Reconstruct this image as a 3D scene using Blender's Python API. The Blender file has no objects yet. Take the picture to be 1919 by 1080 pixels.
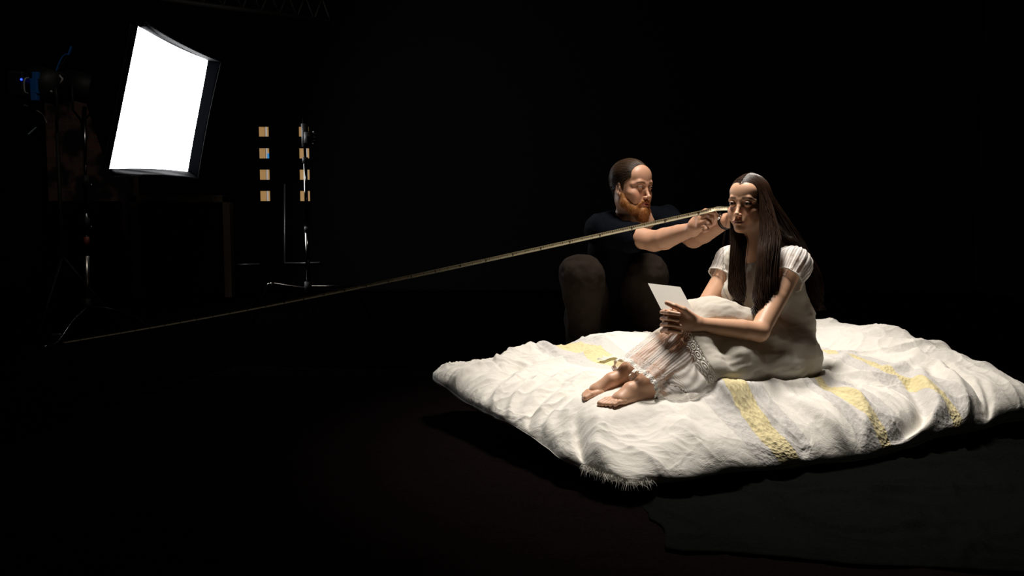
import bpy, bmesh, math, random
import numpy as np
from mathutils import Vector, Matrix

# ------------------------------------------------------------------ camera, world, light, exposure
random.seed(7)
FPX = 1700.0
CAM_H = 0.9
PITCH = math.atan2(146.0, FPX)
cam_data = bpy.data.cameras.new('camera')
cam_data.sensor_width = 36.0
cam_data.lens = FPX / 1919.0 * 36.0
cam_data.clip_end = 60
cam = bpy.data.objects.new('camera', cam_data)
bpy.context.scene.collection.objects.link(cam)
cam.location = (0, 0, CAM_H)
cam.rotation_euler = (math.pi / 2 - PITCH, 0, 0)
bpy.context.scene.camera = cam
sc = bpy.context.scene
sc.view_settings.view_transform = 'Standard'
sc.view_settings.look = 'None'
sc.view_settings.gamma = 1.0
sc.view_settings.use_curve_mapping = False
sc.view_settings.exposure = 0.0
world = bpy.data.worlds.new('world')
sc.world = world
world.use_nodes = True
world.node_tree.nodes['Background'].inputs[0].default_value = (0, 0, 0, 1)
world.node_tree.nodes['Background'].inputs[1].default_value = 0.0


def lamp(name, kind, loc, target, energy, color, **kw):
    d = bpy.data.lights.new(name, kind)
    d.energy = energy
    d.color = color
    for k, v in kw.items():
        setattr(d, k, v)
    o = bpy.data.objects.new(name, d)
    sc.collection.objects.link(o)
    o.location = loc
    o.rotation_euler = (Vector(target) - Vector(loc)).to_track_quat('-Z', 'Y').to_euler()
    return o


# overhead stage spot above the duvet (the pool of light everything sits in)
KEY = lamp('overhead_spot', 'SPOT', (0.60, 3.60, 3.05), (0.86, 3.46, 0.3), 510, (1.0, 0.93, 0.84),
           spot_size=math.radians(66), spot_blend=0.9, shadow_soft_size=0.34)
# added fill light, no real lamp: lifts the dim brick, stands and blue lamp
FILL = lamp('background_fill', 'AREA', (-1.7, 4.6, 4.2), (-3.6, 8.0, 1.4), 17, (1.0, 0.90, 0.80), size=0.5)

# ------------------------------------------------------------------ helpers


def P(u, v, Y):
    """point seen at photo pixel (u, v), at world depth Y"""
    dx = u - 959.5
    dy = FPX * math.cos(PITCH) + (540 - v) * math.sin(PITCH)
    dz = -FPX * math.sin(PITCH) + (540 - v) * math.cos(PITCH)
    return np.array([dx / dy * Y, Y, CAM_H + dz / dy * Y])


def V(*a):
    return np.array(a, float)


def nrm(v):
    v = np.asarray(v, float)
    return v / (np.linalg.norm(v) + 1e-12)


def hash3(i, j, k, seed):
    n = (i * 374761393 + j * 668265263 + k * 2147483647 + seed * 974634777) & 0xffffffff
    n = ((n ^ (n >> 13)) * 1274126177) & 0xffffffff
    n = n ^ (n >> 16)
    return (n & 0xffff) / 65535.0 * 2 - 1


def vnoise(p, seed=0):
    """smooth value noise in -1..1, p (N,3)"""
    p = np.asarray(p, float)
    i = np.floor(p).astype(np.int64)
    f = p - i
    f = f * f * (3 - 2 * f)
    out = 0
    for dx in (0, 1):
        wx = f[:, 0] if dx else 1 - f[:, 0]
        for dy in (0, 1):
            wy = f[:, 1] if dy else 1 - f[:, 1]
            for dz in (0, 1):
                wz = f[:, 2] if dz else 1 - f[:, 2]
                out = out + wx * wy * wz * hash3(i[:, 0] + dx, i[:, 1] + dy, i[:, 2] + dz, seed)
    return out


def fbm(p, octaves=4, seed=0, gain=0.5):
    a, s, out = 1.0, 1.0, 0
    for o in range(octaves):
        out = out + a * vnoise(p * s, seed + o * 17)
        a *= gain
        s *= 2.03
    return out


def ridged(p, seed=0):
    return 1 - np.abs(vnoise(p, seed)) * 2


def smoothstep(a, b, x):
    t = np.clip((x - a) / (b - a), 0, 1)
    return t * t * (3 - 2 * t)


# ---- materials
def newmat(name):
    m = bpy.data.materials.new(name)
    m.use_nodes = True
    nt = m.node_tree
    b = nt.nodes['Principled BSDF']
    return m, nt, b


def mat(name, color, rough=0.6, metal=0.0, bump=0.0, bscale=60.0, var=0.0, spec=0.5, sheen=0.0, emit=None, es=1.0,
        coords='Object', detail=4.0):
    m, nt, b = newmat(name)
    b.inputs['Base Color'].default_value = (*color, 1)
    b.inputs['Roughness'].default_value = rough
    b.inputs['Metallic'].default_value = metal
    b.inputs['Specular IOR Level'].default_value = spec
    if sheen:
        b.inputs['Sheen Weight'].default_value = sheen
    if emit:
        b.inputs['Emission Color'].default_value = (*emit, 1)
        b.inputs['Emission Strength'].default_value = es
    tc = nt.nodes.new('ShaderNodeTexCoord')
    nz = nt.nodes.new('ShaderNodeTexNoise')
    nz.inputs['Scale'].default_value = bscale
    nz.inputs['Detail'].default_value = detail
    nt.links.new(tc.outputs[coords], nz.inputs['Vector'])
    if var:
        mx = nt.nodes.new('ShaderNodeMix')
        mx.data_type = 'RGBA'
        mx.inputs['A'].default_value = (*[c * (1 - var) for c in color], 1)
        mx.inputs['B'].default_value = (*[min(1, c * (1 + var)) for c in color], 1)
        nt.links.new(nz.outputs['Fac'], mx.inputs['Factor'])
        nt.links.new(mx.outputs['Result'], b.inputs['Base Color'])
    if bump:
        bp = nt.nodes.new('ShaderNodeBump')
        bp.inputs['Strength'].default_value = 1.0
        bp.inputs['Distance'].default_value = bump
        nt.links.new(nz.outputs['Fac'], bp.inputs['Height'])
        nt.links.new(bp.outputs['Normal'], b.inputs['Normal'])
    return m


def attr_mat(name, rough=0.5, sss=0.0, bump=0.0, bscale=300, spec=0.5):
    m, nt, b = newmat(name)
    a = nt.nodes.new('ShaderNodeAttribute')
    a.attribute_name = 'Col'
    nt.links.new(a.outputs['Color'], b.inputs['Base Color'])
    b.inputs['Roughness'].default_value = rough
    b.inputs['Specular IOR Level'].default_value = spec
    if sss:
        b.inputs['Subsurface Weight'].default_value = sss
        b.inputs['Subsurface Radius'].default_value = (1.0, 0.35, 0.18)
        b.inputs['Subsurface Scale'].default_value = 0.008
    if bump:
        tc = nt.nodes.new('ShaderNodeTexCoord')
        nz = nt.nodes.new('ShaderNodeTexNoise')
        nz.inputs['Scale'].default_value = bscale
        nt.links.new(tc.outputs['Object'], nz.inputs['Vector'])
        bp = nt.nodes.new('ShaderNodeBump')
        bp.inputs['Distance'].default_value = bump
        nt.links.new(nz.outputs['Fac'], bp.inputs['Height'])
        nt.links.new(bp.outputs['Normal'], b.inputs['Normal'])
    return m


# ---- objects
def link(name, me, m, parent=None, smooth=True):
    o = bpy.data.objects.new(name, me)
    sc.collection.objects.link(o)
    if m is not None:
        me.materials.append(m)
    if smooth:
        me.polygons.foreach_set('use_smooth', [True] * len(me.polygons))
    if parent is not None:
        o.parent = parent
        o.matrix_parent_inverse = Matrix.Translation(-Vector(parent.location))
    return o


def mesh_from(name, verts, faces, m, parent=None, smooth=True, col=None, uv=None):
    me = bpy.data.meshes.new(name)
    verts = np.asarray(verts, np.float32)
    if isinstance(faces, np.ndarray):
        n, k = faces.shape
        me.vertices.add(len(verts))
        me.vertices.foreach_set('co', verts.ravel())
        me.loops.add(n * k)
        me.loops.foreach_set('vertex_index', faces.ravel().astype(np.int32))
        me.polygons.add(n)
        me.polygons.foreach_set('loop_start', np.arange(0, n * k, k, dtype=np.int32))
        me.polygons.foreach_set('loop_total', np.full(n, k, np.int32))
        me.update(calc_edges=True)
    else:
        me.from_pydata([tuple(map(float, v)) for v in verts], [], [tuple(f) for f in faces])
        me.update()
    if col is not None:
        at = me.attributes.new('Col', 'FLOAT_COLOR', 'POINT')
        c4 = np.ones((len(verts), 4), np.float32)
        c4[:, :3] = col
        at.data.foreach_set('color', c4.ravel())
    if uv is not None:
        at = me.attributes.new('fab', 'FLOAT_VECTOR', 'POINT')
        v3 = np.zeros((len(verts), 3), np.float32)
        v3[:, :uv.shape[1]] = uv
        at.data.foreach_set('vector', v3.ravel())
    return link(name, me, m, parent, smooth)


def empty(name, loc):
    o = bpy.data.objects.new(name, None)
    sc.collection.objects.link(o)
    o.location = tuple(float(c) for c in loc)
    o.empty_display_size = 0.1
    return o


def tag(o, label, cat, group=None):
    o['label'] = label
    o['category'] = cat
    if group:
        o['group'] = group
    return o


def structure(o):
    o['kind'] = 'structure'
    return o


class MB:
    """small mesh collector"""

    def __init__(self):
        self.v, self.f = [], []

    def add(self, vs, fs):
        n = len(self.v)
        self.v += [tuple(map(float, p)) for p in vs]
        self.f += [tuple(i + n for i in f) for f in fs]
        return self

    def box(self, c, size, R=None):
        c = np.asarray(c, float)
        R = np.eye(3) if R is None else np.asarray(R)
        sx, sy, sz = [s / 2 for s in size]
        pts = [c + R @ V(x, y, z) for x in (-sx, sx) for y in (-sy, sy) for z in (-sz, sz)]
        return self.add(pts, [(0, 1, 3, 2), (4, 6, 7, 5), (0, 4, 5, 1), (2, 3, 7, 6), (0, 2, 6, 4), (1, 5, 7, 3)])

    def tube(self, pts, r, seg=10, cap=True, flat=None):
        pts = [np.asarray(p, float) for p in pts]
        n = len(pts)
        rr = [r] * n if np.isscalar(r) else list(r)
        t0 = nrm(pts[1] - pts[0])
        a = nrm(np.cross(t0, V(0, 0, 1) if abs(t0[2]) < 0.9 else V(1, 0, 0)))
        vs = []
        for i in range(n):
            t = nrm(pts[min(i + 1, n - 1)] - pts[max(i - 1, 0)])
            a = nrm(a - t * np.dot(a, t))
            b = np.cross(t, a)
            for k in range(seg):
                w = 2 * math.pi * k / seg
                vs.append(pts[i] + rr[i] * (math.cos(w) * a + math.sin(w) * b))
        fs = []
        for i in range(n - 1):
            for k in range(seg):
                k2 = (k + 1) % seg
                fs.append((i * seg + k, i * seg + k2, (i + 1) * seg + k2, (i + 1) * seg + k))
        if cap:
            fs.append(tuple(range(seg))[::-1])
            fs.append(tuple((n - 1) * seg + k for k in range(seg)))
        return self.add(vs, fs)

    def slab(self, quad, thick):
        """thick panel from 4 corner points"""
        q = [np.asarray(p, float) for p in quad]
        n = nrm(np.cross(q[1] - q[0], q[3] - q[0])) * thick
        pts = q + [p + n for p in q]
        return self.add(pts, [(3, 2, 1, 0), (4, 5, 6, 7), (0, 1, 5, 4), (1, 2, 6, 5), (2, 3, 7, 6), (3, 0, 4, 7)])

    def build(self, name, m, parent=None, smooth=False, bevel=0.0):
        me = bpy.data.meshes.new(name)
        bm = bmesh.new()
        vs = [bm.verts.new(p) for p in self.v]
        for f in self.f:
            try:
                bm.faces.new([vs[i] for i in f])
            except ValueError:
                pass
        bmesh.ops.recalc_face_normals(bm, faces=bm.faces)
        bm.to_mesh(me)
        bm.free()
        o = link(name, me, m, parent, smooth)
        if bevel:
            md = o.modifiers.new('bevel', 'BEVEL')
            md.width = bevel
            md.segments = 2
            md.limit_method = 'ANGLE'
        return o


def spline(pts, n):
    """Catmull-Rom through rows of pts (any dimension)"""
    pts = np.asarray(pts, float)
    m = len(pts)
    q = np.vstack([2 * pts[0] - pts[1], pts, 2 * pts[-1] - pts[-2]])
    t = np.linspace(0, m - 1 - 1e-6, n)
    i = t.astype(int)
    f = (t - i)[:, None]
    p0, p1, p2, p3 = q[i], q[i + 1], q[i + 2], q[i + 3]
    return 0.5 * ((2 * p1) + (-p0 + p2) * f + (2 * p0 - 5 * p1 + 4 * p2 - p3) * f ** 2 + (-p0 + 3 * p1 - 3 * p2 + p3) * f ** 3)


# ------------------------------------------------------------------ blended solids -> one continuous surface
class Solid:
    def __init__(self):
        self.ops = []

    # c: list of (fn, lo, hi, k, sign)
    def cap(self, a, b, ra, rb=None, k=0.01, sign=1):
        a, b = np.asarray(a, float), np.asarray(b, float)
        rb = ra if rb is None else rb
        ab = b - a
        L2 = ab @ ab + 1e-12
        r = max(ra, rb)

        def fn(x):
            h = np.clip(((x - a) @ ab) / L2, 0, 1)
            return np.linalg.norm(x - a - h[..., None] * ab, axis=-1) - (ra + (rb - ra) * h)
        self.ops.append((fn, np.minimum(a, b) - r, np.maximum(a, b) + r, k, sign))
        return self

    def chain(self, pts, rs, k=0.01, sign=1):
        for i in range(len(pts) - 1):
            self.cap(pts[i], pts[i + 1], rs[i], rs[i + 1], k if i == 0 else min(k, .005), sign)
        return self

    def ell(self, c, r, R=None, k=0.01, sign=1):
        c, r = np.asarray(c, float), np.asarray(r, float)
        R = np.eye(3) if R is None else np.asarray(R)
        ext = np.sqrt(((R * r) ** 2).sum(1))

        def fn(x):
            q = (x - c) @ R
            k0 = np.linalg.norm(q / r, axis=-1)
            k1 = np.linalg.norm(q / (r * r), axis=-1) + 1e-9
            return k0 * (k0 - 1) / k1
        self.ops.append((fn, c - ext, c + ext, k, sign))
        return self

    def plane(self, p, n, k=0.004):
        """cut away everything on the +n side"""
        p, n = np.asarray(p, float), nrm(n)

        def fn(x):
            return (x - p) @ n
        self.ops.append((fn, None, None, k, 0))
        return self

    def combine(self, d, g, k, sign):
        if sign == 1:
            h = np.clip(0.5 + 0.5 * (d - g) / k, 0, 1)
            return d * (1 - h) + g * h - k * h * (1 - h)
        if sign == -1:
            g = -g
        h = np.clip(0.5 - 0.5 * (d - g) / k, 0, 1)
        return d * (1 - h) + g * h + k * h * (1 - h)

    def eval(self, x):
        d = np.full(x.shape[:-1], 1.0)
        for fn, lo, hi, k, sign in self.ops:
            if lo is None:
                d = self.combine(d, fn(x), k, sign)
                continue
            m = k + 0.02
            s = np.all((x > lo - m) & (x < hi + m), axis=-1)
            if s.any():
                d[s] = self.combine(d[s], fn(x[s]), k, sign)
        return d

    def bounds(self):
        lo = np.min([o[1] for o in self.ops if o[1] is not None and o[4] == 1], axis=0)
        hi = np.max([o[2] for o in self.ops if o[1] is not None and o[4] == 1], axis=0)
        return lo, hi

    def mesh(self, h, disp=None):
        lo, hi = self.bounds()
        lo = lo - 3 * h - 0.02
        hi = hi + 3 * h + 0.02
        n = np.ceil((hi - lo) / h).astype(int) + 1
        ax = [lo[i] + h * np.arange(n[i]) for i in range(3)]
        D = np.full(n, 1.0, np.float32)
        for fn, l, u, k, sign in self.ops:
            if l is None:
                sl = tuple(slice(0, n[i]) for i in range(3))
            else:
                m = k + 2.5 * h
                i0 = np.maximum(((l - m - lo) / h).astype(int), 0)
                i1 = np.minimum(((u + m - lo) / h).astype(int) + 2, n)
                sl = tuple(slice(i0[i], i1[i]) for i in range(3))
            X, Y, Z = np.meshgrid(ax[0][sl[0]], ax[1][sl[1]], ax[2][sl[2]], indexing='ij')
            D[sl] = self.combine(D[sl], fn(np.stack([X, Y, Z], -1)), k, sign)
        v, f = surface_nets(D, lo, h)
        v = self.project(v, 2, h)
        return v, f

    def grad(self, v, e=4e-4):
        g = np.zeros_like(v)
        for i in range(3):
            d = np.zeros(3)
            d[i] = e
            g[:, i] = self.eval(v + d) - self.eval(v - d)
        return g / (np.linalg.norm(g, axis=1)[:, None] + 1e-9)

    def project(self, v, it=2, lim=0.004):
        for _ in range(it):
            d = self.eval(v)
            g = self.grad(v)
            v = v - np.clip(d, -lim, lim)[:, None] * g * 0.9
        return v


def surface_nets(D, lo, h):
    neg = D < 0
    n = np.array(D.shape)
    C = [(i, j, k) for i in (0, 1) for j in (0, 1) for k in (0, 1)]
    cnt = np.zeros(n - 1, np.int8)
    for (i, j, k) in C:
        cnt += neg[i:n[0] - 1 + i, j:n[1] - 1 + j, k:n[2] - 1 + k]
    act = (cnt > 0) & (cnt < 8)
    idx = np.argwhere(act)
    vid = np.full(n - 1, -1, np.int64)
    vid[act] = np.arange(len(idx))
    vals = np.stack([D[idx[:, 0] + i, idx[:, 1] + j, idx[:, 2] + k] for (i, j, k) in C], 1).astype(float)
    pos = np.zeros((len(idx), 3))
    num = np.zeros(len(idx))
    for a in range(8):
        for b in range(a + 1, 8):
            ca, cb = np.array(C[a]), np.array(C[b])
            if np.abs(ca - cb).sum() != 1:
                continue
            cr = (vals[:, a] < 0) != (vals[:, b] < 0)
            t = vals[:, a] / (vals[:, a] - vals[:, b] + 1e-20)
            p = ca + (cb - ca) * np.where(cr, t, 0)[:, None]
            pos += p * cr[:, None]
            num += cr
    pos /= num[:, None]
    verts = lo + h * (idx + pos)
    faces = []
    for ax in range(3):
        o1, o2 = [(1, 2), (2, 0), (0, 1)][ax]
        sl0 = [slice(1, n[i] - 1) for i in range(3)]
        sl1 = list(sl0)
        sl0[ax] = slice(0, n[ax] - 1)
        sl1[ax] = slice(1, n[ax])
        A, B = neg[tuple(sl0)], neg[tuple(sl1)]
        e = np.argwhere(A != B)
        off = np.array([1, 1, 1])
        off[ax] = 0
        g = e + off
        flip = A[tuple(e.T)]
        q = []
        for d1, d2 in ((-1, -1), (0, -1), (0, 0), (-1, 0)):
            c = g.copy()
            c[:, o1] += d1
            c[:, o2] += d2
            q.append(vid[tuple(c.T)])
        q = np.stack(q, 1)
        q[~flip] = q[~flip][:, ::-1]
        faces.append(q)
    f = np.concatenate(faces)
    f = f[(f >= 0).all(1)]
    return verts, f


def refine(v, f, solid, sel_fn, it=1):
    """subdivide the faces inside sel_fn and pull the new points onto the solid"""
    for _ in range(it):
        me = bpy.data.meshes.new('tmp')
        bm = bmesh.new()
        bv = [bm.verts.new(p) for p in v]
        for q in f:
            try:
                bm.faces.new([bv[i] for i in q])
            except ValueError:
                pass
        bm.faces.ensure_lookup_table()
        c = np.array([q.calc_center_median() for q in bm.faces])
        s = sel_fn(c)
        es = {e for i in np.nonzero(s)[0] for e in bm.faces[i].edges}
        bmesh.ops.subdivide_edges(bm, edges=list(es), cuts=1, use_grid_fill=True)
        bmesh.ops.triangulate(bm, faces=[q for q in bm.faces if len(q.verts) > 4])
        bm.verts.ensure_lookup_table()
        bm.verts.index_update()
        v = np.array([p.co for p in bm.verts])
        f = [tuple(p.index for p in q.verts) for q in bm.faces]
        bm.free()
        bpy.data.meshes.remove(me)
        s = sel_fn(v)
        v[s] = solid.project(v[s], 3, 0.003)
    return v, f


def normals_of(v, f):
    n = np.zeros_like(v)
    if isinstance(f, np.ndarray):
        a = np.cross(v[f[:, 2]] - v[f[:, 0]], v[f[:, 3 if f.shape[1] > 3 else 1]] - v[f[:, 1 if f.shape[1] > 3 else 0]])
        for i in range(f.shape[1]):
            np.add.at(n, f[:, i], a)
    return n / (np.linalg.norm(n, axis=1)[:, None] + 1e-12)


# ------------------------------------------------------------------ anatomy
def head_frame(fwd, up=(0, 0, 1)):
    y = nrm(fwd)
    z = nrm(np.asarray(up, float) - y * np.dot(up, y))
    x = np.cross(y, z)
    return np.stack([x, y, z], 1)      # columns: person's right, forward, up


def add_head(S, O, R, sc_=1.0, male=False):
    """skull and face in centimetres around the midpoint of the eyes' height; +y looks forward"""
    cm = 0.01 * sc_

    def T(x, y, z):
        return O + R @ (V(x, y, z) * cm)

    def E(c, r, k, sign=1, Rl=None):
        S.ell(T(*c), V(*r) * cm, R if Rl is None else R @ Rl, k * cm, sign)

    def K(a, b, ra, rb, k, sign=1):
        S.cap(T(*a), T(*b), ra * cm, rb * cm, k * cm, sign)
    w = 1.0 if male else 0.90
    E((0, -1.6, 3.3), (7.3 * w, 9.2, 7.9), 0.1)
    E((0, 1.2, -1.0), (6.3 * w * (1 if male else .96), 7.0, 8.0), 2.5)
    for s in (-1, 1):
        K((s * (5.0 if male else 4.5) * w, -0.6, -6.0), (s * (1.2 if male else .9), 6.0, -9.5), 1.5, 1.3, 2.2)
        K((s * 5.3 * w, -1.0, -2.5), (s * 5.0 * w, -0.6, -6.3), 1.5, 1.5, 2.0)
        E((s * 4.5 * w, 4.9, -2.9), (2.0, 1.95, 1.7), 2.2)          # cheekbone
        E((s * (3.3 if male else 2.9), 5.9, -5.2), (2.0, 1.7, 2.3), 2.0)              # cheek
    E((0, 7.0, -9.7), (1.9 if male else 1.6, 1.7, 1.5), 1.5)       # chin
    E((0, 5.2, 5.0), (5.2, 2.7, 3.8), 2.5)                         # forehead
    br = 0.95 if male else 0.7
    for s in (-1, 1):
        bz = -.35 if male else 0
        K((s * 1.0, 7.35, 1.6 + bz), (s * 3.4, 6.95, 2.1 + bz), br, br, 1.2)
        K((s * 3.4, 6.95, 2.1 + bz), (s * 5.3, 5.3, 1.3 + bz), br, br * .8, 1.2)
    for s in (-1, 1):
        E((s * 3.1, 8.6, -0.1), (1.9, 1.35, 1.15), 0.9, -1)        # socket
        E((s * 1.75, 8.4, -0.2), (0.7, 0.9, 1.0), 0.7, -1)
    E((0, 6.6, -6.9), (2.9, 2.1, 2.3), 1.3)                        # muzzle
    # nose
    K((0, 7.45, 1.2), (0, 8.2, -1.2), 0.75, 0.62, 0.9)
    K((0, 8.2, -1.2), (0, 9.75, -3.9), 0.62, 0.8, 0.6)
    E((0, 9.85, -4.1), (0.85, 0.8, 0.75), 0.5)
    for s in (-1, 1):
        E((s * (1.1 if male else .95), 8.8, -4.45), (0.66, 0.95, 0.66), 0.4)
        E((s * 0.55, 9.2, -5.15), (0.28, 0.42, 0.25), 0.2, -1)
    # eyelids and opening
    for s in (-1, 1):
        E((s * 3.1, 7.05, 0.0), (1.38, 1.33, 1.3), 0.35)
        E((s * 3.15, 8.35, -0.05), (1.28, 0.9, 0.43 if not male else 0.26), 0.12, -1)
    # lips
    lf = 0.40 if not male else 0.36
    for s in (-1, 1):
        K((0, 8.75, -6.75), (s * 1.1, 8.5, -6.65), lf * .8, lf, 0.3)
        K((s * 1.1, 8.5, -6.65), (s * 2.45, 7.55, -7.0), lf, 0.2, 0.3)
        K((0, 8.62, -7.65), (s * 1.1, 8.35, -7.6), lf * 1.25, lf * 1.1, 0.3)
        K((s * 1.1, 8.35, -7.6), (s * 2.35, 7.5, -7.1), lf * 1.1, 0.2, 0.3)
    if male:
        E((0, 8.9, -7.15), (1.1, 1.3, 0.42), 0.2, -1)
    for s in (-1, 1):
        K((0, 9.2, -7.13), (s * 1.3, 8.8, -7.1), 0.13, 0.12, 0.12, -1)
        K((s * 1.3, 8.8, -7.1), (s * 2.5, 7.8, -7.15), 0.12, 0.08, 0.12, -1)
        K((s * 0.35, 9.25, -5.7), (s * 0.35, 9.0, -6.2), 0.12, 0.12, 0.3, -1)   # philtrum
    # ears
    tz = math.radians(20)
    for s in (-1, 1):
        Re = np.array([[math.cos(tz), s * -math.sin(tz), 0], [s * math.sin(tz), math.cos(tz), 0], [0, 0, 1]]).T
        E((s * 7.25 * w, -1.4, -1.0), (0.55, 1.75, 3.0), 0.3, 1, Re)
        E((s * 7.75 * w, -1.1, -0.9), (0.45, 1.0, 1.9), 0.3, -1, Re)
        E((s * 7.2 * w, -0.6, -3.5), (0.5, 0.9, 0.9), 0.4, 1, Re)
    return T


def eye(name, T, R, s, sc_, look, iris, parent):
    """eyeball with iris and pupil coloured by angle; look = direction in world"""
    c = T(s * 3.1, 7.05, 0.0)
    r = 0.0122 * sc_
    me = bpy.data.meshes.new(name)
    bm = bmesh.new()
    bmesh.ops.create_uvsphere(bm, u_segments=48, v_segments=48, radius=r)
    q = Vector(look).to_track_quat('Z', 'Y')
    ang = np.array([math.degrees(Vector((0, 0, 1)).angle(v.co)) for v in bm.verts])
    for v in bm.verts:
        v.co = q @ v.co + Vector(c)
    bm.to_mesh(me)
    bm.free()
    col = np.tile(V(.50, .46, .43), (len(ang), 1))
    col[ang < 30] = V(*iris)
    col[(ang < 32) & (ang > 27)] = V(.03, .02, .02)
    col[ang < 13] = V(.004, .004, .004)
    at = me.attributes.new('Col', 'FLOAT_COLOR', 'POINT')
    at.data.foreach_set('color', np.c_[col, np.ones(len(col))].astype(np.float32).ravel())
    return link(name, me, M_eye, parent)


def skin_colors(v, T, R, O, sc_, base, male=False, nails=()):
    """skin with lips, brows, lashes, nails and slight blotches"""
    col = np.tile(np.asarray(base, float), (len(v), 1))
    col *= (1 + 0.06 * fbm(v * 35, 3, 5))[:, None]
    q = (v - O) @ R / (0.01 * sc_)
    x, y, z = np.abs(q[:, 0]), q[:, 1], q[:, 2]
    face = (y > 3) & (z > -13) & (z < 13) & (np.abs(q[:, 0]) < 8)
    # lips
    lw = 1 - (x / 2.6) ** 2
    up = (z < -6.3 + 0.25 * np.exp(-((x - .7) / .5) ** 2) - 0.75 * (x / 2.6) ** 2) & (z > -7.13)
    dn = (z <= -7.13) & (z > -7.13 - 1.0 * np.sqrt(np.clip(lw, 0, 1)))
    lip = face & (x < 2.6) & (up | dn) & (y > 6.9)
    lc = V(.30, .085, .075) if not male else V(.42, .14, .12)
    col[lip] = col[lip] * 0.25 + lc * 0.75
    # blush
    bl = np.exp(-(((x - 4.2) / 2) ** 2 + ((z + 3.2) / 2) ** 2)) * face
    col[:, 1] *= 1 - .14 * bl
    col[:, 2] *= 1 - .14 * bl
    # brows
    zb = (1.62 if male else 2.05) + 0.35 * np.sin((x - 1) / 4.2 * 2.6) - 0.25 * np.clip(x - 4, 0, 3)
    bw = (0.42 if not male else 0.5) * np.clip(1.1 - (x - 1.2) / 6.0, 0.3, 1)
    br = smoothstep(1.15, .75, np.abs(z - zb) / bw) * smoothstep(1.0, 1.5, x) * smoothstep(5.6, 4.8, x) * face
    bc = V(.035, .02, .012) if not male else V(.085, .038, .014)
    a = (0.8 if not male else 0.85) * br[:, None]
    col = col * (1 - a) + bc * a
    # lash line
    d = ((x - 3.15) / 1.5) ** 2 + ((z - 0.02) / 0.62) ** 2
    ll = face & (d < 1.0) & (y > 6.0)
    if not male:
        col[ll] = V(.02, .012, .01)
    else:
        col[ll] *= .6
    for (c, r) in nails:
        s = np.linalg.norm(v - c, axis=1) < r
        col[s] = col[s] * .3 + V(.75, .5, .45) * .7
    return np.clip(col, 0, 1)


def strands(paths, radius, seg=3, n=None):
    """paths: list of (k,3) arrays -> one mesh of thin tapered tubes"""
    vs, fs = [], []
    off = 0
    by = {}
    for p in paths:
        by.setdefault(len(p), []).append(p)
    for k, grp in by.items():
        A = np.stack(grp)                           # m,k,3
        t = np.gradient(A, axis=1)
        t /= np.linalg.norm(t, axis=2, keepdims=True) + 1e-12
        ref = np.where(np.abs(t[..., 2:3]) < .8, V(0, 0, 1), V(1, 0, 0))
        ref = np.broadcast_to(V(.31, .62, .72), t.shape)
        a = np.cross(t, ref)
        a /= np.linalg.norm(a, axis=2, keepdims=True) + 1e-12
        b = np.cross(t, a)
        w = np.ones(k)
        w[-3:] = [.75, .5, .15]
        m = len(grp)
        rr = radius * (0.7 + 0.6 * np.random.RandomState(3).rand(m))[:, None] * w[None]
        ring = []
        for j in range(seg):
            an = 2 * math.pi * j / seg
            ring.append(A + rr[..., None] * (math.cos(an) * a + math.sin(an) * b))
        Vv = np.stack(ring, 2).reshape(-1, 3)       # m,k,seg
        base = (np.arange(m)[:, None, None] * k + np.arange(k - 1)[None, :, None]) * seg
        j = np.arange(seg)[None, None]
        j2 = (j + 1) % seg
        q = np.stack([base + j, base + j2, base + seg + j2, base + seg + j], -1).reshape(-1, 4)
        vs.append(Vv)
        fs.append(q + off)
        off += len(Vv)
    return np.concatenate(vs), np.concatenate(fs)

# ------------------------------------------------------------------ materials of people and cloth
M_eye = attr_mat('eye', rough=0.12)
M_skin_w = attr_mat('skin_fair', rough=0.48, sss=0.12, bump=0.00012, bscale=700)
M_skin_m = attr_mat('skin_ruddy', rough=0.5, sss=0.1, bump=0.0004, bscale=400)
M_hair_w = mat('hair_dark_brown', (.028, .012, .0055), rough=0.38, spec=0.5, var=0.35, bscale=40)
M_hair_m = mat('hair_brown', (.040, .020, .009), rough=0.38, spec=0.5, var=0.35, bscale=60)
M_beard = mat('beard_ginger', (.25, .095, .022), rough=0.6, spec=0.3, var=0.4, bscale=70, bump=0.001)


def fabric_mat(name, color, trans=0.25, weave=900, bump=0.0004, rough=0.85):
    m, nt, b = newmat(name)
    b.inputs['Base Color'].default_value = (*color, 1)
    b.inputs['Roughness'].default_value = rough
    b.inputs['Specular IOR Level'].default_value = 0.15
    out = nt.nodes['Material Output']
    tr = nt.nodes.new('ShaderNodeBsdfTranslucent')
    tr.inputs['Color'].default_value = (*color, 1)
    mx = nt.nodes.new('ShaderNodeMixShader')
    mx.inputs[0].default_value = trans
    nt.links.new(b.outputs[0], mx.inputs[1])
    nt.links.new(tr.outputs[0], mx.inputs[2])
    nt.links.new(mx.outputs[0], out.inputs['Surface'])
    tc = nt.nodes.new('ShaderNodeTexCoord')
    nz = nt.nodes.new('ShaderNodeTexNoise')
    nz.inputs['Scale'].default_value = weave
    bp = nt.nodes.new('ShaderNodeBump')
    bp.inputs['Distance'].default_value = bump
    nt.links.new(tc.outputs['Object'], nz.inputs['Vector'])
    nt.links.new(nz.outputs['Fac'], bp.inputs['Height'])
    nt.links.new(bp.outputs['Normal'], b.inputs['Normal'])
    nt.links.new(bp.outputs['Normal'], tr.inputs['Normal'])
    return m


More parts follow.
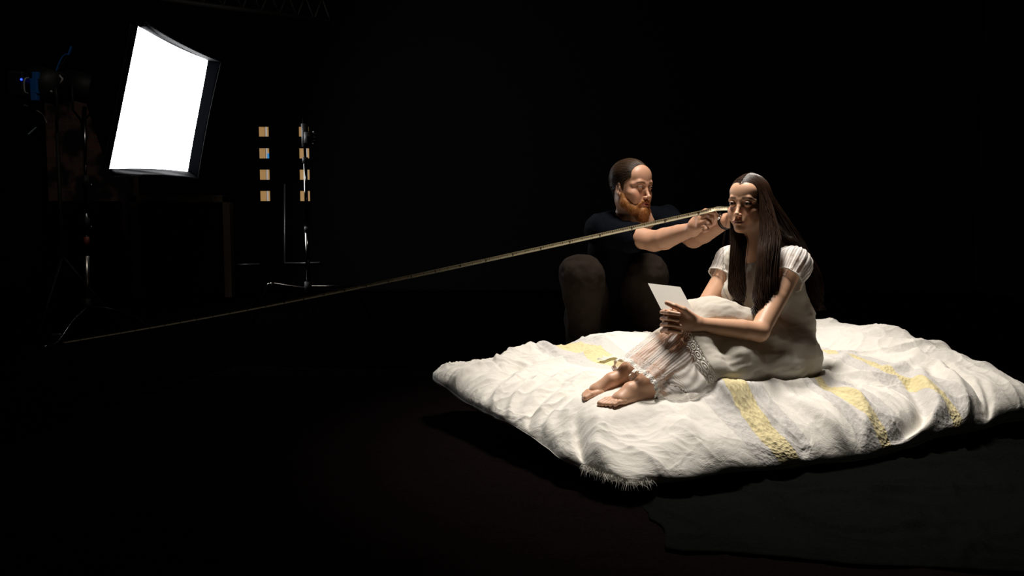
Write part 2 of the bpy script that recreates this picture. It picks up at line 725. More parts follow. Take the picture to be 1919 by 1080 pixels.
def lace_mat(name, color, kind, base=0.4, amp=0.5):
    """open-work cotton: holes let the skin behind show; fab.x across, fab.y along, in metres"""
    m, nt, b = newmat(name)
    b.inputs['Base Color'].default_value = (*color, 1)
    b.inputs['Roughness'].default_value = 0.9
    b.inputs['Specular IOR Level'].default_value = 0.1
    N = nt.nodes.new
    at = N('ShaderNodeAttribute')
    at.attribute_name = 'fab'
    sep = N('ShaderNodeSeparateXYZ')
    nt.links.new(at.outputs['Vector'], sep.inputs[0])

    def math_(op, a, b_=None, c=None):
        n = N('ShaderNodeMath')
        n.operation = op
        for i, s in enumerate((a, b_, c)):
            if s is None:
                continue
            if isinstance(s, (int, float)):
                n.inputs[i].default_value = s
            else:
                nt.links.new(s, n.inputs[i])
        return n.outputs[0]
    X, Y = sep.outputs[0], sep.outputs[1]
    if kind == 'stripes':
        s1 = math_('SINE', math_('MULTIPLY', X, 2 * math.pi / 0.0088))
        s2 = math_('MULTIPLY', math_('SINE', math_('MULTIPLY', X, 2 * math.pi / 0.0048)),
                   math_('SINE', math_('MULTIPLY', Y, 2 * math.pi / 0.005)))
        w = math_('ADD', math_('MULTIPLY', s1, 0.6), math_('MULTIPLY', s2, 0.5))
    elif kind == 'rosette':
        # rows of rings along the band
        fx = math_('SUBTRACT', math_('FRACT', math_('MULTIPLY', X, 1 / 0.021)), 0.5)
        fy = math_('SUBTRACT', math_('FRACT', math_('MULTIPLY', Y, 1 / 0.021)), 0.5)
        r = math_('SQRT', math_('ADD', math_('MULTIPLY', fx, fx), math_('MULTIPLY', fy, fy)))
        w = math_('SINE', math_('MULTIPLY', r, 22.0))
    else:
        vo = N('ShaderNodeTexVoronoi')
        vo.inputs['Scale'].default_value = 260 if kind == 'fine' else 150
        nt.links.new(at.outputs['Vector'], vo.inputs['Vector'])
        w = math_('SUBTRACT', math_('MULTIPLY', vo.outputs['Distance'], 2.4), 1.0)
    a = math_('MULTIPLY_ADD', w, amp, base)
    cl = N('ShaderNodeClamp')
    nt.links.new(a, cl.inputs[0])
    mx = N('ShaderNodeMixShader')
    tp = N('ShaderNodeBsdfTransparent')
    nt.links.new(cl.outputs[0], mx.inputs[0])
    nt.links.new(tp.outputs[0], mx.inputs[1])
    nt.links.new(b.outputs[0], mx.inputs[2])
    nt.links.new(mx.outputs[0], nt.nodes['Material Output'].inputs['Surface'])
    bp = N('ShaderNodeBump')
    bp.inputs['Distance'].default_value = 0.001
    nt.links.new(w, bp.inputs['Height'])
    nt.links.new(bp.outputs['Normal'], b.inputs['Normal'])
    return m


M_dress = fabric_mat('cotton_voile', (.74, .70, .62), 0.3)
M_trim = fabric_mat('cotton_trim', (.82, .79, .73), 0.2)
M_sheer = lace_mat('striped_lace', (.86, .82, .77), 'stripes', 0.46, 0.34)
M_organza = lace_mat('organza', (.88, .84, .80), 'fine', 0.38, 0.12)
M_band = lace_mat('rosette_lace', (.80, .77, .70), 'rosette', 0.66, 0.42)
M_scallop = lace_mat('scallop_lace', (.86, .83, .78), 'coarse', 0.8, 0.6)
M_sleeve = lace_mat('sleeve_lace', (.85, .80, .76), 'stripes', 0.74, 0.3)


def fab_coords(v, axis, o, ref):
    """fabric coordinates (around, along) of points near an axis"""
    axis = nrm(axis)
    a = nrm(np.asarray(ref) - axis * np.dot(ref, axis))
    b = np.cross(axis, a)
    q = v - o
    r = np.hypot(q @ a, q @ b)
    return np.stack([np.arctan2(q @ b, q @ a) * np.median(r), q @ axis], 1)


def cut_faces(f, v, keep):
    """drop the faces whose corners fail keep (a boolean per point)"""
    f = f[keep[f].all(1)]
    used = np.unique(f)
    mp = np.full(len(v), -1)
    mp[used] = np.arange(len(used))
    return used, mp[f]


def folds(v, f, amp, scale, stretch, seed=1, oct_=3):
    """push cloth in and out along its normals; stretch = (3,3) map that lengthens folds"""
    n = normals_of(v, f)
    q = v @ np.asarray(stretch).T * scale
    h = fbm(q, oct_, seed)
    r = 1 - np.abs(vnoise(q * .7 + 9.1, seed + 5)) * 2
    return v + n * (amp * (0.6 * h + 0.5 * r))[:, None]


def stretch_along(d, s=0.25):
    d = nrm(d)
    return np.eye(3) + (s - 1) * np.outer(d, d)

# ------------------------------------------------------------------ the seated woman
W_ROOT = empty('person', P(1476, 700, 3.54))
tag(W_ROOT, 'woman with long brown hair and white lace dress, sitting on the duvet holding a card', 'person')
wHipL, wHipR = P(1478, 672, 3.47), P(1440, 664, 3.62)
wKneL, wAnkL = P(1338, 606, 3.32), P(1212, 716, 3.08)
wKneR, wAnkR = P(1292, 606, 3.42), P(1180, 694, 3.16)
wShL, wShR = P(1484, 498, 3.46), P(1373, 494, 3.70)
wElL, wWrL = P(1423, 622, 3.26), P(1308, 608, 3.18)
wElR, wWrR = P(1316, 584, 3.62), P(1284, 586, 3.33)
wO = P(1402, 383, 3.52)
wR = head_frame((-.64, -.77, 0.03), (0.02, 0, 1))
wF = nrm(V(-.72, -.69, 0))
wS_ = V(.69, -.72, 0)     # towards her left
wM = (wShL + wShR) / 2
wPc = (wHipL + wHipR) / 2
WS = Solid()
wT = add_head(WS, wO, wR, 0.97)
neck0 = wT(0, -2.2, -5.5)
neck1 = wM + V(0, 0, .03) + wS_ * 0 - wF * .015
WS.cap(neck0, neck1, .047, .052, .02)
WS.cap(wT(0, 1.5, -7.5), wM + wF * .03 + V(0, 0, -.01), .035, .045, .03)
Rt = np.stack([wS_, wF, V(0, 0, 1)], 1)
WS.cap(wShL - wS_ * .02 + V(0, 0, .0), wM - V(0, 0, -.015), .045, .052, .04)
WS.cap(wShR + wS_ * .02, wM - V(0, 0, -.015), .045, .052, .04)
wCh = wM * .72 + wPc * .28
wWa = wM * .35 + wPc * .65
WS.ell(wCh, (.145, .10, .15), Rt, .04)
WS.ell(wWa, (.125, .095, .14), Rt, .04)
WS.ell(wPc - wF * .01, (.135, .105, .095), Rt, .05)
WS.chain([wHipL, wKneL], [.085, .058], .03)
WS.chain([wHipR, wKneR], [.085, .058], .03)
for kn, an in ((wKneL, wAnkL), (wKneR, wAnkR)):
    mid = kn * .65 + an * .35 - wF * .012 - V(0, 0, .012)
    WS.chain([kn, mid, an], [.052, .050, .033], .02)
WS.chain([wShL, wShL * .5 + wElL * .5, wElL], [.046, .041, .035], .015)
mL = wElL * .7 + wWrL * .3
WS.chain([wElL, mL, wWrL], [.035, .036, .024], .012)
WS.chain([wShR, wElR], [.046, .036], .015)
WS.chain([wElR, wElR * .7 + wWrR * .3, wWrR], [.035, .036, .025], .012)


def foot(S, ankle, heel, ball, toe, out, k=.012):
    """heel, instep, ball and five toes; out = direction of the little toe"""
    S.ell(heel, (.030, .030, .030), None, k)
    S.chain([ankle, heel], [.030, .027], .015)
    mid = ankle * .42 + ball * .58 + V(0, 0, .006)
    S.chain([ankle + V(0, 0, -.006), mid, ball], [.031, .023, .016], .015)
    S.chain([heel, ball], [.026, .020], .015)
    S.chain([heel + out * .010, ball + out * .020], [.024, .015], .02)
    S.chain([mid, ball + out * .014], [.022, .015], .02)
    d = toe - ball
    for i in range(5):
        o = out * (-.015 + .0118 * i)
        b = ball + o + V(0, 0, -.004) - d * .05
        L = (1.0, .98, .88, .76, .62)[i]
        r = (.0115, .0085, .008, .0078, .0075)[i]
        S.chain([b, b + d * L * .6 + V(0, 0, .002), b + d * L + V(0, 0, -.004)], [r * 1.15, r, r * .9], .003)


wToe = {}
footdirL = nrm(P(1134, 752, 3.00) - P(1236, 737, 3.13))
footdirR = nrm(P(1094, 739, 3.10) - P(1195, 716, 3.22))
outL = nrm(np.cross(footdirL, V(0, 0, 1))) * -1   # her left foot: little toe towards the camera
outR = nrm(np.cross(footdirR, V(0, 0, 1)))
if outL[1] > 0:
    outL = -outL
outR = -outL if np.dot(outR, outL) > 0 else outR
foot(WS, wAnkL, P(1232, 738, 3.11), P(1158, 748, 3.035), P(1128, 754, 3.005), outL)
foot(WS, wAnkR, P(1196, 716, 3.21), P(1120, 733, 3.125), P(1092, 741, 3.095), outR)

# her hands, folded round each other below the card
kL = [P(1272, 586 + 10.5 * i, 3.168 + .002 * i) for i in range(4)]
for i in range(4):
    WS.cap(wWrL + V(0, 0, .012 - .008 * i), kL[i], .017, .0125, .010)
WS.ell((wWrL + kL[1] + kL[2]) / 3, (.030, .018, .026), None, .012)
for i in range(4):
    y = 580 + 11 * i
    WS.chain([kL[i], P(1257, y + 4, 3.163), P(1247, y + 4, 3.172), P(1240, y + 5 + i, 3.190)],
             [.0098, .0086, .0080, .0072], .003)
WS.chain([wWrL + V(-.012, 0, .018), P(1280, 581, 3.150), P(1264, 574, 3.148), P(1250, 568, 3.156)],
         [.017, .0125, .0098, .0085], .006)
kR = [P(1251, 588 + 11 * i, 3.205) for i in range(4)]
for i in range(4):
    WS.cap(wWrR, kR[i], .018, .012, .010)
WS.ell((wWrR + kR[1] + kR[2]) / 3, (.03, .04, .02), None, .012)
NAIL_W = []
for i in range(4):
    y = 586 + 11.2 * i
    tip = P(1272 + (0, -2, 2, 4)[i], y + 3, 3.128)
    WS.chain([kR[i], P(1245, y - 1, 3.165), P(1254, y, 3.137), tip], [.0098, .0088, .0082, .0074], .0025)
    NAIL_W.append((P(1273 + (0, -2, 2, 4)[i], y + 1, 3.120), .006))
WS.chain([wWrR + V(0, 0, .02), P(1270, 577, 3.24), P(1262, 572, 3.205)], [.016, .011, .009], .006)

v, f = WS.mesh(.0045)
hc = wO + V(0, 0, -.01)
hands_c = P(1270, 600, 3.17)


def near_w(p):
    return ((np.linalg.norm(p - hc, axis=1) < .125) & (((p - hc) @ wR[:, 1]) > .015)) | (np.linalg.norm(p - hands_c, axis=1) < .085) \
        | (np.linalg.norm(p - P(1140, 748, 3.06), axis=1) < .09)


v, f = refine(v, f, WS, near_w, 1)


def near_wf(p):
    return (np.linalg.norm(p - wT(0, 8, -2.5), axis=1) < .068)


v, f = refine(v, f, WS, near_wf, 1)
col = skin_colors(v, wT, wR, wO, 0.97, (.64, .37, .235), False, NAIL_W)
BODY_V = v
BODY_W = mesh_from('body', v, f, M_skin_w, W_ROOT, True, col)
for s in (-1, 1):
    eye('eye', wT, wR, s, 0.97, (-.62, -.78, .10), (.045, .03, .022), W_ROOT)

# --- dress: bodice and skirt down to the lace band below the knees
shankL, shankR = nrm(wAnkL - wKneL), nrm(wAnkR - wKneR)
# the seam between cotton skirt and rosette band
_a, _b, _c = P(1291, 628, 3.20), P(1345, 724, 3.12), P(1262, 608, 3.42)
bn = nrm(np.cross(_b - _a, _c - _a))
bn = bn if np.dot(bn, shankL) > 0 else -bn
BAND = _a


def skirt_solid(infl=0.0):
    D = Solid()
    D.ell(wPc - wF * .01 + V(-.012, 0, -.005), (.165 + infl, .14 + infl, .115 + infl), Rt, .04)
    D.ell(wWa, (.135 + infl, .105 + infl, .15 + infl), Rt, .05)
    D.chain([wHipL + V(0, 0, .012), wKneL], [.108 + infl, .082 + infl], .06)
    D.cap(wHipL * .5 + wKneL * .5 + V(0, 0, .012), wKneL + V(0, 0, .0), .080 + infl, .072 + infl, .06)
    D.chain([wHipR, wKneR], [.098 + infl, .074 + infl], .06)
    D.chain([(wHipL + wHipR) / 2, (wKneL + wKneR) / 2], [.095 + infl, .075 + infl], .05)
    eL, eR = wKneL + shankL * .25, wKneR + shankR * .25
    D.chain([wKneL, eL], [.074 + infl, .065 + infl], .05)
    D.chain([wKneR, eR], [.074 + infl, .060 + infl], .04)
    # cloth hanging from the near knee and thigh down to the duvet
    D.chain([P(1375, 672, 3.22), P(1470, 690, 3.36), P(1500, 690, 3.48)], [.055 + infl, .06 + infl, .05 + infl], .05)
    D.chain([P(1330, 700, 3.12), P(1385, 702, 3.20), P(1470, 700, 3.36)], [.034 + infl, .034 + infl, .04 + infl], .06)
    D.chain([P(1300, 640, 3.21), P(1335, 690, 3.13)], [.04 + infl, .035 + infl], .07)
    return D


D = skirt_solid()
D.ell(wCh + wF * .01, (.160, .120, .150), Rt, .05)
for s in (-1, 1):
    D.ell(wCh + wF * .085 + wS_ * .07 * s + V(0, 0, -.015), (.062, .055, .06), Rt, .03)
D.cap(wM + wS_ * .11, wM - wS_ * .11, .062, .062, .04)
# loose back falling from the shoulder blades
D.chain([wM - wF * .05 + V(0, 0, -.06) + wS_ * .05, P(1489, 600, 3.55), P(1484, 668, 3.53)], [.065, .075, .085], .05)
D.ell(P(1414, 492, 3.39), (.058, .085, .078), None, .010, -1)     # neckline
D.cap(neck0, neck1 + V(0, 0, .01), .062, .070, .01, -1)
D.chain([wShL * .4 + wElL * .6, wElL, wWrL], [.044, .039, .031], .035, -1)
D.plane(BAND, bn, .004)
v, f = D.mesh(.006)
amp = np.ones(len(v)) * .010
v0 = v.copy()
v = folds(v, f, .0045, 20, stretch_along(V(-.75, -.4, .35), .16), 3)
v = folds(v, f, .0028, 62, stretch_along(V(-.7, -.4, -.1), .12), 8)
v = folds(v, f, .0025, 30, stretch_along(V(.1, 0, 1), .18), 12)
# keep the neckline and the cut crisp
w_ = smoothstep(.0, .03, -((v0 - BAND) @ bn))[:, None]
v = v0 * (1 - w_) + v * w_
DRESS_V = v
mesh_from('dress', v, f, M_dress, W_ROOT)

# rosette lace band
B = skirt_solid(.004)
B.plane(BAND - bn * .004, -bn, .002)
B.plane(BAND + bn * .040, bn, .002)
v, f = B.mesh(.005)
keep = ((v - BAND) @ bn > -.0025) & ((v - BAND) @ bn < .0385)
u_, f = cut_faces(f, v, keep)
v = v[u_]
mesh_from('lace_band', v, f, M_band, W_ROOT, True, None, fab_coords(v, bn, wKneL, V(0, 0, 1)))


# striped lace over the shins
def shin_cover(kn, an, hang, name, k0, k1, m, infl=0.0, r0=.060, r1=.052):
    S = Solid()
    ax = nrm(an - kn)
    S.chain([kn, an + ax * .08], [r0 + infl, r1 + infl], .03)
    if hang is not None:
        S.chain(hang, [.030 + infl] * len(hang), .075)
        S.chain([(kn + an) / 2, hang[len(hang) // 2]], [.045, .03], .06)
    S.plane(an + ax * (k1 + .02), ax)
    v, f = S.mesh(.004)
    n = normals_of(v, f)
    fc = fab_coords(v, ax, kn, V(0, 0, 1))
    v = v + n * (.0028 * np.sin(fc[:, 0] * 2 * math.pi / .032 + 2 * fbm(v * 12, 2, 4)) + .002 * fbm(v * 40, 2, 9))[:, None]
    al = (v - an) @ ax
    keep = (al < k1) & (al > k0)
    if name == 'lace_skirt':
        keep &= ((v - BAND) @ bn > .034)
    u_, f = cut_faces(f, v, keep)
    return mesh_from(name, v[u_], f, m, W_ROOT, True, None, fc[u_])


hangL = [P(1330, 716, 3.10), P(1285, 734, 3.06), P(1246, 742, 3.07)]
shin_cover(wKneL, wAnkL, hangL, 'lace_skirt', -1, -.035, M_sheer)
shin_cover(wKneR, wAnkR, None, 'lace_skirt', -1, -.035, M_sheer, 0, .056, .050)
shin_cover(wKneL, wAnkL, hangL, 'organza_hem', -.036, .022, M_organza, .001)
shin_cover(wKneR, wAnkR, None, 'organza_hem', -.036, .022, M_organza, .001, .056, .050)
shin_cover(wKneL, wAnkL, hangL, 'scalloped_edge', .004, .030, M_scallop, .004)
shin_cover(wKneR, wAnkR, None, 'scalloped_edge', .004, .030, M_scallop, .004, .056, .050)


def ruffle(pts, width, waves, amp, m, seed, name='ruffle'):
    """gathered strip lying along pts"""
    n, k = 220, 14
    c = spline(pts, n)
    t = np.gradient(c, axis=0)
    t /= np.linalg.norm(t, axis=1)[:, None]
    side = np.cross(t, V(0, 0, 1))
    vs = []
    for j in range(k):
        a = j / (k - 1)
        ph = np.linspace(0, waves * 2 * math.pi, n) + .9 * fbm(c * 9, 2, seed)
        h = amp * a * np.sin(ph) + amp * .5 * a * np.sin(ph * 2.3 + 1) + .012 + amp * .5
        w = width * (a + .15 * a * np.sin(ph * 1.3 + 2))
        vs.append(c + side * w[:, None] + V(0, 0, 1) * h[:, None])
    vs = np.stack(vs, 1).reshape(-1, 3)
    i, j = np.meshgrid(np.arange(n - 1), np.arange(k - 1), indexing='ij')
    b = (i * k + j).ravel()
    f = np.stack([b, b + 1, b + k + 1, b + k], 1)
    fc = np.stack([np.repeat(np.linspace(0, 1, n), k) * .4, np.tile(np.linspace(0, width, k), n)], 1)
    o = mesh_from(name, vs, f, m, W_ROOT, True, None, fc)
    return o


# sleeves of openwork lace with a corded edge
for sh, el, sd in ((wShL, wElL, 1), (wShR, wElR, -1)):
    S = Solid()
    ax = nrm(el - sh)
    end = sh + ax * (.078 if sd > 0 else .075)
    S.ell(sh + V(0, 0, .004) + wS_ * .006 * sd, (.066, .066, .064), None, .02)
    S.cap(sh, end + ax * .05, .062, .066, .03)
    S.cap(sh - wS_ * .05 * sd + V(0, 0, .02), sh, .05, .058, .03)
    S.plane(end + ax * .02, ax)
    v, f = S.mesh(.005)
    n = normals_of(v, f)
    fc = fab_coords(v, ax, sh, V(0, 0, 1))
    v = v + n * (.0022 * np.sin(fc[:, 0] * 2 * math.pi / .022) + .003 * fbm(v * 30, 2, 3))[:, None]
    u_, f = cut_faces(f, v, ((v - end) @ ax) < .003 * np.sin(fc[:, 0] * 200))
    slv = mesh_from('sleeve', v[u_], f, M_sleeve, W_ROOT, True, None, fc[u_])
    a = nrm(np.cross(ax, V(0, 0, 1)))
    b = np.cross(ax, a)
    ring = [end + (.0665 + .0015 * math.sin(t * 9)) * (math.cos(t) * a + math.sin(t) * b) for t in np.linspace(0, 2 * math.pi, 60)]
    MB().tube(ring, .0028, 6, False).build('sleeve_edge', M_trim, W_ROOT, True)

# --- her hair: strands from a centre parting, a front fall each side and the rest down her back
rng = np.random.RandomState(11)
HC = V(0, -1.7, 3.2)
HR = V(7.45, 10.2, 8.8)


def scalp_path(y0, side, th1, n, lift):
    """from the parting (x=0) sweeping down the side of the head, in head centimetres"""
    th = np.linspace(0.03, th1, n)
    yy = (y0 - HC[1]) / HR[1]
    back = 0.40 * np.clip(yy, 0, 1) * np.sin(np.minimum(th, 1.5)) ** 2
    yy = yy - back
    r = np.sqrt(np.clip(1 - yy ** 2, .02, 1)) * (1 + lift)
    return np.stack([HC[0] + side * HR[0] * r * np.sin(th), HC[1] + HR[1] * yy * (1 + lift * .6), HC[2] + HR[2] * r * np.cos(th)], 1)


def to_world(T_, q):
    return np.array([T_(*p) for p in q])


paths = []
front_L = [P(1445, 440, 3.415), P(1440, 475, 3.375), P(1437, 520, 3.345), P(1430, 560, 3.33), P(1422, 590, 3.32)]
front_R = [P(1386, 440, 3.50), P(1383, 475, 3.475), P(1381, 520, 3.455), P(1382, 555, 3.45), P(1383, 578, 3.45)]
back_L = [P(1480, 440, 3.50), P(1497, 470, 3.57), P(1519, 510, 3.58), P(1528, 548, 3.58), P(1535, 582, 3.57)]
back_R = [P(1440, 440, 3.66), P(1445, 480, 3.72), P(1455, 520, 3.74), P(1465, 550, 3.74), P(1470, 575, 3.74)]


def make_lock(target, y_lo, y_hi, side, n, spread, depth, curl, seed, jit=.0):
    r = np.random.RandomState(seed)
    out = []
    ax_u, ax_v = V(1, 0, 0), V(0, 1, 0)
    nst = 22
    clump = r.uniform(-1, 1, (max(3, n // 28), 2))
    for i in range(n):
        y0 = y_lo + (y_hi - y_lo) * r.rand()
        th1 = 1.55 + .18 * r.rand()
        sp = to_world(wT, scalp_path(y0, side, th1, 12, .0 + .05 * r.rand()))
        c = clump[r.randint(len(clump))]
        g = r.normal(0, .28, 2) + c * .75
        g = g / max(1, np.hypot(*g))
        if jit:
            g = g * (1 + jit * r.rand())
        tg = spline(target, nst)
        t = np.linspace(0, 1, nst)
        ph = c[0] * 2.2 + r.normal(0, .25)
        wav = curl * t ** 2 * .8
        a = (3.5 * t + 6.5 * t ** 2) + c[1] * t + ph
        off = np.outer(g[0] * spread * (1 - .5 * t ** 2), ax_u) .reshape(nst, 3) + np.outer(g[1] * depth * (1 - .2 * t), ax_v).reshape(nst, 3)
        off = off + np.outer(wav * np.cos(a), ax_u) + np.outer(wav * np.sin(a), ax_v)
        L = .80 + .24 * r.rand()
        m = max(5, int(nst * min(1, L)))
        pts = np.vstack([sp, (tg + off)[:m]])
        # the first target point blends with where the scalp path ended
        fine = spline(pts, 60)
        sm = smoothstep(44, 34, np.arange(1, 59))[:, None]
        for _ in range(16):
            fine[1:-1] = fine[1:-1] * (1 - .5 * sm) + (fine[2:] + fine[:-2]) * .25 * sm
        fine += .0012 * np.stack([vnoise(fine * 30 + i, 3), vnoise(fine * 30 + i, 4), vnoise(fine * 30 + i, 5)], 1)
        out.append(fine)
    return out


paths += make_lock(front_L, -3.0, 7.3, -1, 1000, .044, .026, .024, 1)
paths += make_lock(front_R, -1.0, 7.3, 1, 680, .032, .024, .026, 2)
paths += make_lock(back_L, -9.8, 0.5, -1, 1100, .040, .045, .012, 3)
paths += make_lock(back_R, -9.5, 0.0, 1, 420, .035, .04, .010, 4)
fly = make_lock(back_L, -9.5, 2.0, -1, 90, .045, .045, .016, 5, .8) + make_lock(front_R, 0, 5, 1, 24, .040, .03, .014, 6, .6)
v, f = strands(paths, .0011)
HAIR_W = mesh_from('hair', v, f, M_hair_w, W_ROOT)
v, f = strands(fly, .0005)
mesh_from('stray_hair', v, f, M_hair_w, HAIR_W)
# solid hair under the strands
HS = Solid()
HS.ell(wT(*HC), HR * .0097 * V(.965, .97, .975), wR, .01)
HS.ell(wT(0, 9.2, -2.2), V(6.0, 6.0, 7.9) * .0097, wR, .012, -1)
HS.ell(wT(0, 3.0, -9.5), V(6.0, 8.0, 8.0) * .0097, wR, .012, -1)
HS.chain([wT(-6.5, -2.5, -1)] + back_L[:4], [.020, .018, .014, .010, .006], .02)
HS.chain([wT(6.0, -4.5, -1)] + back_R[:4], [.022, .022, .022, .018, .012], .03)
HS.chain([wT(-7.0, -1.5, 0), wT(-7.2, -.8, -4)] + front_L[:4], [.012, .013, .013, .012, .010, .006], .012)
HS.chain([wT(7.0, -1.5, 0), wT(7.0, -.8, -4)] + front_R[:4], [.012, .012, .011, .010, .008, .005], .012)
v, f = HS.mesh(.005)
mesh_from('hair_underlayer', v, f, M_hair_w, HAIR_W)

# ------------------------------------------------------------------ the seated woman's skirt edges are placed with the duvet's height
# ------------------------------------------------------------------ duvet on a low mattress
cN, cR, cF, cL = V(.345, 2.63), V(2.20, 3.56), V(1.52, 4.52), V(-.41, 3.87)
HCTRL = np.array([  # x, y, height of the top
    (-.15, 3.78, .25), (.05, 3.95, .30), (.45, 4.02, .335), (.9, 4.20, .36), (1.35, 4.35, .375), (1.62, 4.15, .37),
    (1.80, 3.85, .33), (1.88, 3.55, .28), (1.50, 3.35, .235), (1.15, 3.18, .225), (.80, 3.02, .225), (.45, 2.92, .185),
    (.15, 3.2, .21), (-.05, 3.5, .23), (.35, 3.45, .27), (.65, 3.7, .29), (1.0, 3.95, .32), (1.10, 3.53, .235),
    (.95, 3.42, .235), (.48, 3.12, .262), (.38, 3.06, .258), (.62, 3.2, .25), (.75, 3.2, .245), (1.35, 3.75, .30), (.55, 3.35, .27)])


def duvet_top(x, y):
    d2 = (x[..., None] - HCTRL[:, 0]) ** 2 + (y[..., None] - HCTRL[:, 1]) ** 2
    w = 1 / (d2 + .004) ** 1.5
    return (w * HCTRL[:, 2]).sum(-1) / w.sum(-1)


def plane_hit(u, v_, z):
    p = P(u, v_, 3.0)
    o = V(0, 0, CAM_H)
    t = (z - CAM_H) / (p[2] - CAM_H)
    return (o + (p - o) * t)[:2]


# long folds of the cover: points along the crest, width, height (negative = a trough)
FOLDS = [
    ([(1042, 790), (1068, 825), (1092, 861)], .030, .030), ([(1108, 794), (1112, 830), (1110, 865)], .018, -.030),
    ([(1154, 769), (1142, 819), (1158, 862)], .030, .028), ([(1195, 872), (1215, 846), (1271, 848), (1333, 861)], .022, .030),
    ([(1235, 868), (1300, 872)], .02, -.02),
    ([(1321, 832), (1350, 842), (1383, 859)], .024, .028), ([(1300, 848), (1340, 856)], .018, -.020),
    ([(917, 736), (967, 711), (1017, 705), (1067, 715)], .030, .020), ([(925, 750), (975, 725), (1030, 722)], .020, -.015),
    ([(960, 668), (1020, 676), (1071, 692)], .020, .010), ([(930, 676), (1000, 692), (1060, 712)], .016, -.008),
    ([(1020, 790), (1060, 766), (1105, 752)], .020, .016), ([(1005, 770), (1050, 748), (1095, 742)], .016, .012),
    ([(1217, 827), (1300, 792), (1425, 784)], .045, .022), ([(1205, 800), (1290, 775), (1330, 770)], .03, -.012),
    ([(1483, 798), (1550, 819), (1600, 815)], .030, -.050), ([(1479, 826), (1550, 838), (1610, 842)], .026, .026),
    ([(1450, 775), (1520, 782), (1600, 800)], .030, .026), ([(1560, 752), (1600, 775), (1620, 800)], .024, .024),
    ([(1637, 789), (1679, 782), (1714, 744)], .028, -.045), ([(1717, 728), (1733, 770), (1705, 822)], .030, .030),
    ([(1640, 740), (1690, 735), (1720, 722)], .026, .022),
    ([(1660, 688), (1755, 734), (1836, 782)], .026, .028), ([(1690, 688), (1770, 726), (1850, 770)], .020, -.026),
    ([(1826, 742), (1850, 778)], .020, -.035), ([(1893, 750), (1880, 792)], .024, .030), ([(1862, 750), (1866, 790)], .018, .022),
    ([(1543, 672), (1703, 681), (1843, 695)], .035, .014), ([(1545, 640), (1660, 650), (1780, 668)], .03, .010),
    ([(845, 700), (887, 698), (937, 688)], .018, .012), ([(862, 716), (900, 712), (945, 700)], .012, -.014),
    ([(890, 735), (930, 722), (970, 705)], .016, .012), ([(925, 762), (960, 745), (990, 730)], .016, .014),
    ([(955, 780), (995, 755), (1030, 738)], .016, .014), ([(985, 800), (1020, 775), (1060, 752)], .015, -.012),
    ([(1010, 815), (1050, 790), (1085, 770)], .016, .014), ([(870, 680), (930, 672), (1000, 660)], .022, .010),
    ([(1600, 625), (1640, 612), (1700, 630)], .03, .02), ([(1760, 660), (1830, 672), (1890, 705)], .03, .02),
]


def fold_height(x, y):
    h = np.zeros_like(x)
    wx = x + .014 * vnoise(np.stack([x * 9, y * 9, 0 * x], -1).reshape(-1, 3), 71).reshape(x.shape)
    wy = y + .014 * vnoise(np.stack([x * 9, y * 9, 0 * x], -1).reshape(-1, 3), 72).reshape(x.shape)
    for pts, w, amp in FOLDS:
        q = np.array([plane_hit(a, b, .17 if b > 700 else .24) for a, b in pts])
        best = np.full(x.shape, 9.0)
        n = len(q) - 1
        tt_ = np.zeros_like(x)
        for i in range(n):
            a, ab = q[i], q[i + 1] - q[i]
            t = np.clip(((wx - a[0]) * ab[0] + (wy - a[1]) * ab[1]) / (ab @ ab), 0, 1)
            dd = np.hypot(wx - a[0] - t * ab[0], wy - a[1] - t * ab[1])
            m = dd < best
            best[m] = dd[m]
            tt_[m] = ((i + t) / n)[m]
        end = np.sin(np.clip(tt_, .04, .96) * math.pi) ** .6
        h += amp * end * np.exp(-(best / w) ** 2 * (1.0 if amp > 0 else 1.2))
    return h


def bil(u, v):
    u, v = u[..., None], v[..., None]
    return (1 - u) * (1 - v) * cN + u * (1 - v) * cR + u * v * cF + (1 - u) * v * cL


